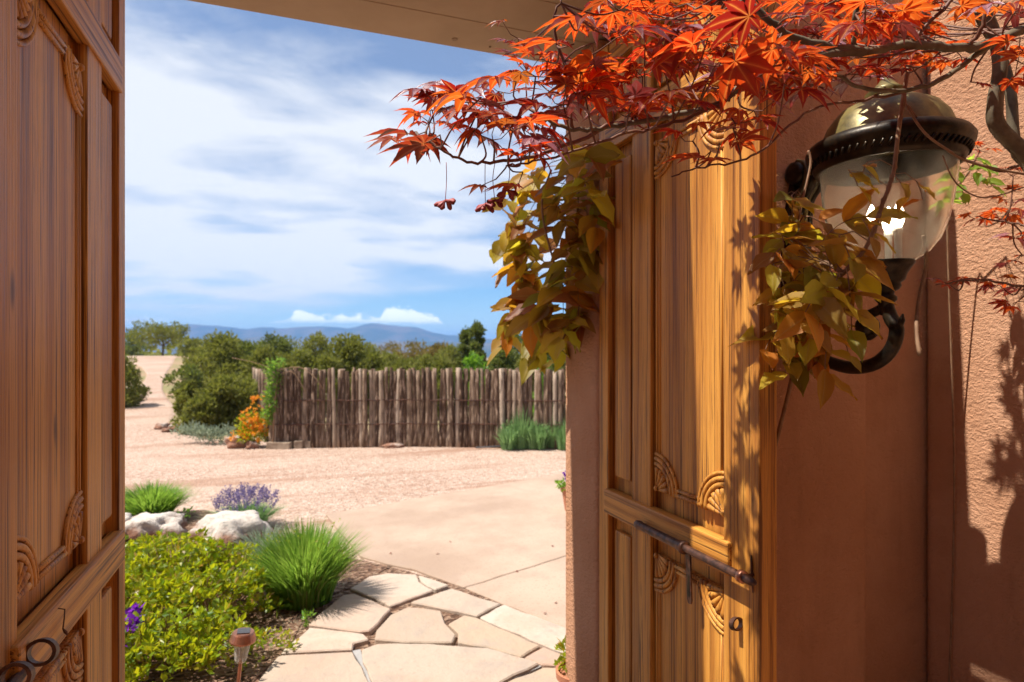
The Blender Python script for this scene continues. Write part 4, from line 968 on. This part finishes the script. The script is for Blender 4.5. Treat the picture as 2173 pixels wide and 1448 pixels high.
J(430, 10.9, 845, 110, JUNI, 'low juniper bush in front of the round one by the drive', 'juniper_bush', 8, .1, .03, 14, 260, 'round', 0.07)
J(530, 11.9, 805, 90, JUNI, 'juniper bush just behind the fence corner', 'juniper_bush', 9, .1, .03, 12, 240, 'round', 0.075)
J(520, 20, 728, 120, JUNI2, 'middle distance juniper above the left end of the fence', 'juniper_tree', 10, .2, .08, 16, 200, 'round', 0.11)
J(588, 24, 712, 110, JUNI2, 'darker juniper with a pointed top left of the bushy green one', 'juniper_tree', 11, .2, .08, 16, 200, 'round', 0.13)
J(640, 14.5, 748, 120, JUNI, 'juniper right behind the fence near its vine covered end', 'juniper_tree', 12, .2, .05, 16, 230, 'round', 0.09)
J(680, 22, 710, 110, JUNI, 'juniper with a notched crown left of the bushy green one', 'juniper_tree', 13, .2, .08, 16, 200, 'round', 0.12)
J(745, 14.2, 716, 130, JUNI, 'bushy light green juniper standing tall behind the middle of the fence', 'juniper_tree', 14, .15, .05, 20, 260, 'round', 0.09)
J(700, 13.0, 760, 80, JUNI, 'small juniper showing over the fence below the bushy one', 'juniper_bush', 15, .1, .05, 12, 200, 'round', 0.08)
J(820, 20, 752, 110, JUNI, 'low spread juniper right of the bushy one', 'juniper_tree', 16, .15, .05, 14, 200, 'round', 0.1)
J(870, 45, 728, 120, OAKR, 'rusty brown scrub tree on the far rise below the mountain slope', 'scrub_tree', 17, .15, .05, 14, 170, 'round', 0.2)
J(820, 60, 735, 110, OAKR, 'far brown scrub tree under the mountain peak', 'scrub_tree', 18, .15, .05, 12, 150, 'round', 0.25)
J(925, 38, 730, 100, OAKR, 'brownish scrub tree left of the tall dark pair', 'scrub_tree', 19, .15, .05, 14, 170, 'round', 0.18)
J(900, 16, 758, 110, JUNI, 'low juniper behind the fence below the brown scrub', 'juniper_bush', 20, .1, .05, 14, 220, 'round', 0.09)
J(985, 17.5, 696, 62, JUNI2, 'left one of two tall dark narrow pines behind the fence', 'pinyon_tree', 21, .15, .05, 18, 190, 'cone', 0.1)
J(1018, 17.0, 686, 66, JUNI2, 'right one of two tall dark narrow pines behind the fence', 'pinyon_tree', 22, .15, .05, 18, 190, 'cone', 0.1)
J(1000, 13.2, 752, 70, BRIGHTG, 'fresh green sapling rising over the fence below the dark pines', 'sapling', 23, .2, .1, 10, 160, 'round', 0.08)
J(1085, 18.5, 690, 90, JUNI2, 'dark pine half hidden behind the hanging vine', 'pinyon_tree', 24, .15, .05, 18, 200, 'round', 0.11)
J(1060, 14.5, 735, 100, JUNI2, 'dark juniper behind the right part of the fence', 'juniper_tree', 25, .15, .05, 16, 220, 'round', 0.09)
J(1150, 15.5, 712, 110, JUNI2, 'dark juniper seen under the hanging vine', 'juniper_tree', 26, .15, .05, 16, 220, 'round', 0.1)
J(1155, 12.4, 770, 60, BRIGHTG, 'bright green bush top just over the fence by the pier', 'bush', 27, .1, .05, 10, 150, 'round', 0.07)
J(1200, 30, 715, 120, JUNI, 'far juniper right at the pier edge', 'juniper_tree', 28, .15, .05, 14, 180, 'round', 0.15)
J(780, 32, 732, 120, JUNI, 'olive juniper under the mountain right of the bushy one', 'juniper_tree', 29, .15, .05, 14, 180, 'round', 0.15)
J(480, 30, 725, 130, JUNI, 'olive juniper on the rise behind the tall drive side juniper', 'juniper_tree', 30, .15, .05, 14, 180, 'round', 0.14)
J(600, 38, 722, 130, JUNI2, 'far dark juniper between the pointed and the notched one', 'juniper_tree', 31, .15, .05, 14, 170, 'round', 0.17)
J(960, 26, 738, 110, JUNI, 'olive juniper behind the two tall dark pines', 'juniper_tree', 32, .15, .05, 14, 180, 'round', 0.13)
J(398, 12.6, 812, 60, JUNI, 'ragged juniper bush leaning over the right edge of the drive', 'juniper_bush', 33, .1, .03, 12, 190, 'round', 0.08)
J(560, 15.5, 742, 110, JUNI, 'green juniper directly above the vine at the fence end', 'juniper_tree', 34, .15, .05, 16, 220, 'round', 0.095)
J(860, 14.2, 765, 110, JUNI, 'light juniper bush over the fence below the far brown scrub', 'juniper_bush', 35, .1, .05, 14, 220, 'round', 0.085)
J(940, 13.6, 762, 90, JUNI, 'light juniper bush over the fence left of the fresh sapling', 'juniper_bush', 36, .1, .05, 14, 220, 'round', 0.085)
J(790, 15, 750, 110, JUNI, 'yellowish juniper crown right beside the bushy light green one', 'juniper_tree', 37, .1, .05, 16, 220, 'round', 0.09)
J(432, 24, 738, 90, JUNI, 'olive juniper beside the upper drive left of the tall one', 'juniper_tree', 38, .15, .05, 14, 190, 'round', 0.12)
J(1110, 13.4, 748, 80, JUNI, 'light juniper between fence and hanging vine', 'juniper_bush', 39, .1, .05, 14, 200, 'round', 0.085)
# far wooded rise that reads as one mass
random.seed(77); mb = MB()
for i in range(420):
    d = rnd(55, 190); px = rnd(-300, 1900); b = onT(px, d); h = rnd(1.6, 3.2)
    leafcloud(mb, (b.x, b.y, b.z+h*0.45), 34, (h*.62, h*.62, h*.5), h*0.3, 0.6, 0.4, 0.4)
o = mb.build('distant_woodland', JUNI, fix=False); tag(o, 'hazy olive woodland covering the far slopes below the mountains', 'woodland', kind='stuff')
# far roofs
for px, py, d, w_, lab in ((1072, 751, 70, 20, 'tiny white far roof among the trees near the vine'), (925, 748, 75, 9, 'tiny pale far roof right of the brown scrub')):
    c = P(px, py, d); ww = w_/FPX*d/2
    e = empty('far_house', (c.x, c.y, c.z-2.2)); tag(e, lab, 'house')
    MB().box((-ww, -1.5, -1.5), (ww, 1.5, 2.1)).build('wall', HOUSE, e); rf = MB().box((-ww*1.06, -1.7, 2.101), (ww*1.06, 1.7, 2.35)).build('roof', WHITE, e)

# ------------------------------------------------------------------ plants by the fence
def blades(mb, c, n, rx, ry, h, w_, lean=0.9, hv=0.35):
    c = Vector(c)
    for _ in range(n):
        a = rnd(0, 6.283); r = math.sqrt(random.random()); b = c+Vector((math.cos(a)*rx*r*.55, math.sin(a)*ry*r*.55, 0))
        out = Vector((math.cos(a)*rx*r, math.sin(a)*ry*r, 0))*lean*rnd(.6, 1.2)+rvec()*0.03; H = h*rnd(1-hv, 1+hv*.4)*(1-0.28*r*r)
        sd = Vector((-math.sin(a+rnd(-1, 1)), math.cos(a+rnd(-1, 1)), 0)).normalized()*w_*.5
        o = len(mb.v)
        for u, ww in ((0, 1), (.4, 1), (.75, .7)):
            p = b+out*u*u+Vector((0, 0, H*(u-0.18*u*u*u))); mb.v += [p-sd*ww, p+sd*ww]
        mb.v.append(b+out+Vector((0, 0, H*0.84))); mb.f += [(o, o+1, o+3, o+2), (o+2, o+3, o+5, o+4), (o+4, o+5, o+6)]
def clump(name, px, py, label, cat, parts, group=None):
    b = G(px, py, 0.018); e = empty(name, b); tag(e, label, cat, group)
    for pn, material, fn in parts:
        mb = MB(); fn(mb); o = mb.build(pn, material, e, fix=False); o['kind'] = 'stuff'
    return e
random.seed(31)
def sagefn(mb):
    for i in range(14):
        c = RT*(-.5+1.2*i/13)+FW*rnd(-.15, .2)
        blades(mb, c, 170, .19, .19, rnd(.42, .7), .014, .8); leafcloud(mb, c+Vector((0, 0, .22)), 130, (.16, .16, .18), .055, .35, .9, .3)
clump('sage_bush', 1150, 950, 'soft grey green bush in front of the fence beside the pier', 'bush', [('foliage', SAGE, sagefn)])
def solar(px, py, hgt, label, capm, white=False, lean=0.0):
    b = G(px, py, 0.018); e = empty('solar_path_light', b); tag(e, label, 'path light', 'solar lights')
    e.rotation_euler = (0, lean, 0); k = hgt/0.36
    MB().tube([(0, 0, -.05), (0, 0, .22*k)], .0085*k, 8).build('stake', COPPER, e)
    MB().lathe([(.012*k, .205*k), (.022*k, .21*k), (.026*k, .22*k), (.036*k, .285*k), (.038*k, .312*k)], 20).build('lens', CLEARP if not white else WHITE, e, smooth=True)
    for i in range(10):
        a = 2*math.pi*i/10; MB().tube([(.0255*k*math.cos(a), .0255*k*math.sin(a), .222*k), (.037*k*math.cos(a), .037*k*math.sin(a), .31*k)], .0013*k, 4).build('lens_rib', WHITE, e)
    cp = MB().lathe([(.040*k, .306*k), (.058*k, .306*k), (.060*k, .314*k), (.050*k, .345*k), (.046*k, .352*k), (.002, .353*k)], 28).build('cap', capm, e, smooth=False)
    MB().box((-.028*k, -.028*k, .353*k), (.028*k, .028*k, .3565*k)).build('solar_cell', GREYM, cp)
    return e
solar(1098, 950, 0.22, 'small white topped path light at the foot of the fence', WHITE, True)
solar(500, 1500, 0.315, 'copper capped solar path light in the planting bed beside the flagstones', COPPER, False, 0.10)
# fence end: green vine on the corner post, orange flowers, stones and timbers
random.seed(33)
b = onT(578, 9.15); e = empty('climbing_vine', b); tag(e, 'green vine climbing the left end of the pole fence', 'vine')
mb = MB()
for i in range(16):
    u = i/15; c = RT*(rnd(-.07, .06)+(.08*u)-.05)+Vector((0, 0, .45+.85*u)); leafcloud(mb, c, 60, (.06+.08*u, .08, .07), .05, .6, .2, .3)
o = mb.build('foliage', GRASSM, e, fix=False); o['kind'] = 'stuff'
mb = MB(); mb.tube(bez([Vector((0, 0, -.02)), RT*.03+Vector((0, 0, .6)), RT*.08+Vector((0, 0, 1.2))], 5), .014, 6)
mb.tube(bez([RT*.1+Vector((0, 0, 1.18)), RT*.4+Vector((0, 0, 1.22)), RT*.62+Vector((0, 0, 1.08)), RT*.75+Vector((0, 0, .9))], 5), .006, 5); mb.tube(bez([RT*.1+Vector((0, 0, 1.1)), RT*.3+Vector((0, 0, 1.15)), RT*.5+Vector((0, 0, .85))], 5), .006, 5)
mb.tube(bez([Vector((0, 0, 1.2)), -RT*.3+Vector((0, 0, 1.3)), -RT*.6+Vector((0, 0, 1.36))], 5), .004, 5)
mb.build('stem', VSTEM, e, smooth=True)
def flow(mb):
    for i in range(120):
        u = random.random(); c = RT*rnd(-.38, .16)*(.5+.5*(1-u))+RT*.12*u+FW*rnd(-.15, .1)+Vector((0, 0, .12+.6*u*random.random()+.1*u)); leafcloud(mb, c, 7, (.02, .02, .018), .038, .8, .6, .2)
def flowg(mb):
    for i in range(14): leafcloud(mb, RT*rnd(-.3, .2)+FW*rnd(-.1, .15)+Vector((0, 0, rnd(.08, .45))), 75, (.13, .12, .11), .06, .4, .6, .2)
clump('flowering_bush', 545, 948, 'orange flowering bush at the left end of the fence', 'bush', [('foliage', SHRUB, flowg), ('flowers', ORANGE, flow)])
def greyfn(mb):
    for i in range(10): leafcloud(mb, RT*rnd(-.45, .45)+FW*rnd(-.1, .1)+Vector((0, 0, rnd(.05, .2))), 110, (.17, .15, .12), .06, .35, .8, .2)
clump('grey_bush', 428, 940, 'low silvery bush at the edge of the drive', 'bush', [('foliage', GREYB, greyfn)])
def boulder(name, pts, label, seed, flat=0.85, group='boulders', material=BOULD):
    """pts: centre px,py on the ground, half sizes in metres"""
    px, py, rx, ry, rz, yaw = pts; b = G(px, py, 0.0); bm = bmesh.new(); bmesh.ops.create_icosphere(bm, subdivisions=4, radius=1)
    for v in bm.verts:
        p = v.co.copy(); n_ = noise.fractal(p*1.4+Vector((seed, 0, 0)), 1, 2, 6)*0.34+noise.cell(p*1.7+Vector((seed*3, 1, 1)))*0.12
        q_ = p*(1+n_); q_.z = min(q_.z, flat+0.12*noise.noise(p*2+Vector((0, seed, 0))))
        v.co = Vector((q_.x*rx, q_.y*ry, q_.z*rz))
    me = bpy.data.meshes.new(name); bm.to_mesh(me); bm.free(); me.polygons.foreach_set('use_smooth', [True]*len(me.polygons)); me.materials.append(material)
    o = bpy.data.objects.new(name, me); C.objects.link(o); o.location = b+Vector((0, 0, rz*0.55)); o.rotation_euler = (0, 0, yaw); return tag(o, label, 'boulder' if name == 'boulder' else 'stone', group)
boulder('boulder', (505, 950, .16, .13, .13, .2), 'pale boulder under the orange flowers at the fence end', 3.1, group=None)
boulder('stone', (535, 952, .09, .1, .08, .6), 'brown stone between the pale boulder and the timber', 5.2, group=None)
def timber(px, py, L_, h, dp, yaw, label):
    b = G(px, py, 0.0); e = MB().box((-L_/2, -dp/2, -.02), (L_/2, dp/2, h)).build('timber', TIMBER, bevel=.012); e.location = b; e.rotation_euler = (0, 0, -YAW+yaw); return tag(e, label, 'timber', 'timbers at the fence foot')
timber(594, 953, .36, .105, .14, -.1, 'short thick brown timber left of the grey blocks at the fence foot')
timber(634, 952, .12, .12, .12, .15, 'left grey timber block at the fence foot'); timber(655, 951, .1, .11, .1, -.1, 'right grey timber block at the fence foot'); timber(735, 949.5, .95, .03, .07, .02, 'long thin board lying along the fence foot')
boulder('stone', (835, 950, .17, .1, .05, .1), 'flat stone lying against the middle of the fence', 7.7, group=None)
MB().tube(bez([G(1010, 950, .03), G(1050, 948, .05), G(1095, 945, .06)], 4), .012, 6).build('garden_hose', GREYM, loc=G(1050, 948)); tag(bpy.data.objects['garden_hose'], 'dark hose lying at the foot of the fence by the bush', 'hose')
a = onT(240, 15.0, .1); bb = onT(302, 17.0, .12); lg = MB().tube([a, a.lerp(bb, .5), bb], [.11, .1, .09], 9).build('fallen_log', TIMBER, loc=a, smooth=True); tag(lg, 'pale log lying at the left side of the drive', 'log')
for i, (px, d, s_) in enumerate([(345, 11.4, .12), (362, 11.6, .1), (378, 11.2, .13), (392, 11.0, .1), (352, 11.0, .07)]):
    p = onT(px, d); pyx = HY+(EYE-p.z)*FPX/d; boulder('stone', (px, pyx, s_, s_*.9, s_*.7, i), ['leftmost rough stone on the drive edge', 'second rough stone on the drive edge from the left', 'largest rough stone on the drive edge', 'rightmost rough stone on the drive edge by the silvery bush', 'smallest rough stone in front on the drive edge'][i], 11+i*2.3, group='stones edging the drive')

# ------------------------------------------------------------------ near planting bed
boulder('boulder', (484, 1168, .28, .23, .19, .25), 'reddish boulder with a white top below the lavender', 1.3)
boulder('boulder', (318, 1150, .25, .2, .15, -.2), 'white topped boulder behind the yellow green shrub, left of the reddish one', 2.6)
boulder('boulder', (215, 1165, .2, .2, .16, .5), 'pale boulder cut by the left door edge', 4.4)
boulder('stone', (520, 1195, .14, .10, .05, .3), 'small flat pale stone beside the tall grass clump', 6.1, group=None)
random.seed(51)
clump('grass_clump', 648, 1275, 'large bright green grass clump beside the flagstones', 'grass', [('blades', GRASSM, lambda mb: blades(mb, (0, 0, 0), 2600, .27, .27, .52, .0062, .9)), ('seed_heads', SHRUB, lambda mb: [leafcloud(mb, (rnd(-.22, .22), rnd(-.22, .22), rnd(.25, .43)), 3, (.008,)*3, .016, .6) for _ in range(50)])])
clump('grass_clump', 322, 1104, 'dark green grass clump behind the boulders', 'grass', [('blades', GRASSM, lambda mb: blades(mb, (0, 0, .02), 1500, .26, .26, .34, .009, 1.0)), ('leaves', BRIGHTG, lambda mb: [leafcloud(mb, (rnd(-.25, .3), rnd(-.25, 0), rnd(.03, .12)), 12, (.05, .05, .03), .045, .6) for _ in range(14)])])
def lavst(mb): blades(mb, (0, 0, 0), 900, .26, .22, .24, .007, .9)
def lavfl(mb):
    for _ in range(230):
        a = rnd(0, 6.283); r = math.sqrt(random.random()); p = Vector((math.cos(a)*.25*r, math.sin(a)*.22*r, .26-.07*r*r+rnd(-.05, .05))); d = Vector((math.cos(a)*r*.5, math.sin(a)*r*.5, 1)).normalized()
        for k in range(5): leafcloud(mb, p+d*k*.014, 3, (.006,)*3, .014, .7, .8, .3)
clump('lavender_plant', 522, 1118, 'purple lavender in flower behind the reddish boulder', 'flowers', [('stems', SAGE, lavst), ('flowers', LAV, lavfl)])
clump('lavender_plant', 560, 1185, 'small grey lavender tuft beside the reddish boulder', 'flowers', [('stems', GREYB, lambda mb: blades(mb, (0, 0, 0), 420, .2, .2, .24, .006, .9))])
def shrubfn(spec, n, size):
    def fn(mb):
        for (x, y, z, r) in spec:
            for _ in range(int(n*r*r*34)):
                d = rvec(); d.z = abs(d.z)*.9+.05; c = Vector((x, y, z))+Vector((d.x*r, d.y*r, d.z*r*.85))*rnd(.68, 1.12)
                leafcloud(mb, c, 9, (.022, .022, .016), size, .55, .5, .2)
    return fn
def sprigs(spec):
    def fn(mb):
        for (x, y, z, r) in spec:
            for _ in range(26):
                d = rvec(); d.z = abs(d.z); a = Vector((x*.6, y*.6, 0)); c = Vector((x, y, z))+d*r*.9; mb.tube([a, a.lerp(c, .5)+rvec()*.03, c], [.004, .003, .0015], 4, False)
    return fn
big = []
bc = G(400, 1330, 0.018)
for px, py, z, r in [(300, 1250, .17, .22), (380, 1250, .18, .22), (270, 1290, .20, .24), (360, 1290, .26, .26), (450, 1275, .20, .23), (520, 1265, .15, .21), (300, 1380, .2, .24), (400, 1370, .22, .25), (480, 1330, .18, .22), (540, 1300, .13, .18), (350, 1470, .2, .22), (440, 1450, .18, .2), (250, 1480, .2, .22), (430, 1240, .10, .16), (220, 1280, .20, .24), (200, 1370, .22, .26)]:
    g_ = G(px, py)-bc; big.append((g_.x, g_.y, z-.08, r))
clump('flowering_shrub', 400, 1330, 'wide yellow green leafy shrub filling the planting bed by the left door', 'shrub', [('foliage', SHRUB, shrubfn(big, 52, .040)), ('stems', VSTEM, sprigs(big))])
def smallsh(spec, n=30, size=.026): return shrubfn(spec, n, size)
clump('small_shrub', 520, 1405, 'low olive plant behind the copper path light', 'shrub', [('foliage', SHRUB, smallsh([(0, 0, .02, .16), (.12, .06, .0, .11)]))])
clump('green_plant', 620, 1290, 'leafy green plant at the foot of the tall grass clump', 'plant', [('foliage', BRIGHTG, lambda mb: [leafcloud(mb, (rnd(-.14, .14), rnd(-.06, .06), rnd(.02, .1)), 12, (.03, .03, .02), .05, .45, .8, .2) for _ in range(16)])])
clump('weed', 655, 1328, 'tiny green weed at the edge of the flagstones', 'plant', [('foliage', BRIGHTG, lambda mb: [leafcloud(mb, (rnd(-.03, .03), rnd(-.03, .03), rnd(.01, .05)), 10, (.02, .02, .02), .03, .4, .9, .2) for _ in range(4)])])
def petun(mb):
    for _ in range(44):
        c = Vector((rnd(-.13, .12), rnd(-.1, .1), rnd(.14, .32))); leafcloud(mb, c, 12, (.017, .017, .012), .034, .9, .4, .2)
clump('petunia_plant', 235, 1465, 'deep purple petunias beside the left door', 'flowers', [('foliage', BRIGHTG, lambda mb: [leafcloud(mb, (rnd(-.12, .12), rnd(-.1, .1), rnd(.05, .24)), 30, (.06, .06, .05), .035, .5, .4, .2) for _ in range(16)]), ('flowers', PURP, petun)])
clump('petunia_plant', 120, 1580, 'bright pink petunias low beside the left door', 'flowers', [('foliage', BRIGHTG, lambda mb: [leafcloud(mb, (rnd(-.12, .12), rnd(-.1, .1), rnd(.05, .26)), 30, (.06, .06, .05), .035, .5, .4, .2) for _ in range(10)]), ('flowers', PINK, lambda mb: [leafcloud(mb, (rnd(-.12, .13), rnd(-.1, .1), rnd(.24, .33)), 12, (.017, .017, .012), .034, .9, .4, .2) for _ in range(16)])])
# mulch chips lying on the bed
random.seed(61); mb = MB()
for _ in range(900):
    p = G(rnd(420, 790), rnd(1195, 1420), .019); L_ = rnd(.006, .016); a = rnd(0, 3.14); v = Vector((math.cos(a), math.sin(a), rnd(-.2, .4)))*L_; s_ = Vector((-math.sin(a), math.cos(a), 0))*L_*.35
    px = CX+FPX*p.dot(RT)/p.dot(FW); py = HY+(EYE)*FPX/p.dot(FW)
    if px > 765-(py-1195)*0.72+10 or px > 790: continue
    o = len(mb.v); mb.v += [p-v-s_, p+v-s_, p+v+s_, p-v+s_, p+Vector((0, 0, .006))]; mb.f += [(o, o+1, o+4), (o+1, o+2, o+4), (o+2, o+3, o+4), (o+3, o, o+4)]
o = mb.build('mulch_chips', TIMBER, fix=False); tag(o, 'brown bark chips scattered over the planting bed', 'mulch', kind='stuff')
# a few dry leaves on the concrete
random.seed(71)
fl = ['nearest the pier bottom', 'just above the one by the pier bottom', 'high up beside the pier', 'near the joint line', 'in the middle of the pad', 'closest to the grass clump', 'above the middle one']
for q_, (px, py) in zip(fl, ((1158, 1302), (1180, 1280), (1172, 1160), (1098, 1213), (930, 1175), (828, 1175), (955, 1150))):
    p = G(px, py, .026); o = bpy.data.objects.new('fallen_leaf', MLEAF[12+random.randrange(3)]); C.objects.link(o); o.location = p+Vector((0, 0, .004)); o.rotation_euler = (rnd(-.4, .4), rnd(-.4, .4), rnd(0, 6)); o.scale = (rnd(.014, .022),)*3
    tag(o, 'tiny dry leaf on the concrete pad, '+q_, 'leaf', 'leaves fallen on the concrete')
# pots by the pier
def pot(px, py, d, r, h, label, parts):
    c = P(px, py, d); e = empty('flower_pot', (c.x, c.y, 0.02)); tag(e, label, 'flower pot')
    MB().lathe([(.001, 0), (r*.68, 0), (r*.92, h*.8), (r*1.05, h*.81), (r*1.08, h), (r*.95, h), (r*.9, h*.9), (.001, h*.88)], 26).build('pot', TERRA, e, smooth=False)
    for pn, material, fn in parts:
        mb = MB(); fn(mb, h); o = mb.build(pn, material, e, fix=False); o['kind'] = 'stuff'
pot(1226, 1440, 2.52, .085, .16, 'terracotta pot with a yellow green plant at the bottom beside the pier', [('plant', SHRUB, lambda mb, h: [leafcloud(mb, (rnd(-.07, .07), rnd(-.07, .07), h+rnd(0, .09)), 20, (.03, .03, .03), .035, .5, .6, .2) for _ in range(10)])])
pot(1216, 1000, 5.6, .11, .22, 'pot of orange and purple pansies peeping out left of the pier', [('plant', BRIGHTG, lambda mb, h: [leafcloud(mb, (rnd(-.12, .1), rnd(-.08, .08), h+rnd(0, .1)), 22, (.04, .04, .03), .04, .6, .5, .2) for _ in range(12)]), ('purple_flowers', PURP, lambda mb, h: [leafcloud(mb, (rnd(-.11, .02), rnd(-.09, .02), h+rnd(.08, .15)), 12, (.018,)*3, .03, .9) for _ in range(5)]), ('orange_flowers', ORANGE, lambda mb, h: [leafcloud(mb, (rnd(-.10, .0), rnd(-.09, .02), h+rnd(.15, .2)), 12, (.016,)*3, .03, .9) for _ in range(3)])])

# ------------------------------------------------------------------ air
m = bpy.data.materials.new('haze_air'); m.use_nodes = True; t = NT(m.node_tree)
vo = t.N('VolumePrincipled', {'Color': (0.22, 0.48, 1.0, 1), 'Density': 0.00024, 'Anisotropy': 0.0})
mo = t.N('OutputMaterial'); t.L(vo.outputs[0], mo.inputs['Volume'])
hz = MB().box((-7200, -7200, -62), (7200, 7200, 172)).build('haze', m); hz['kind'] = 'stuff'; tag(hz, 'pale blue haze in the air towards the mountains', 'haze')
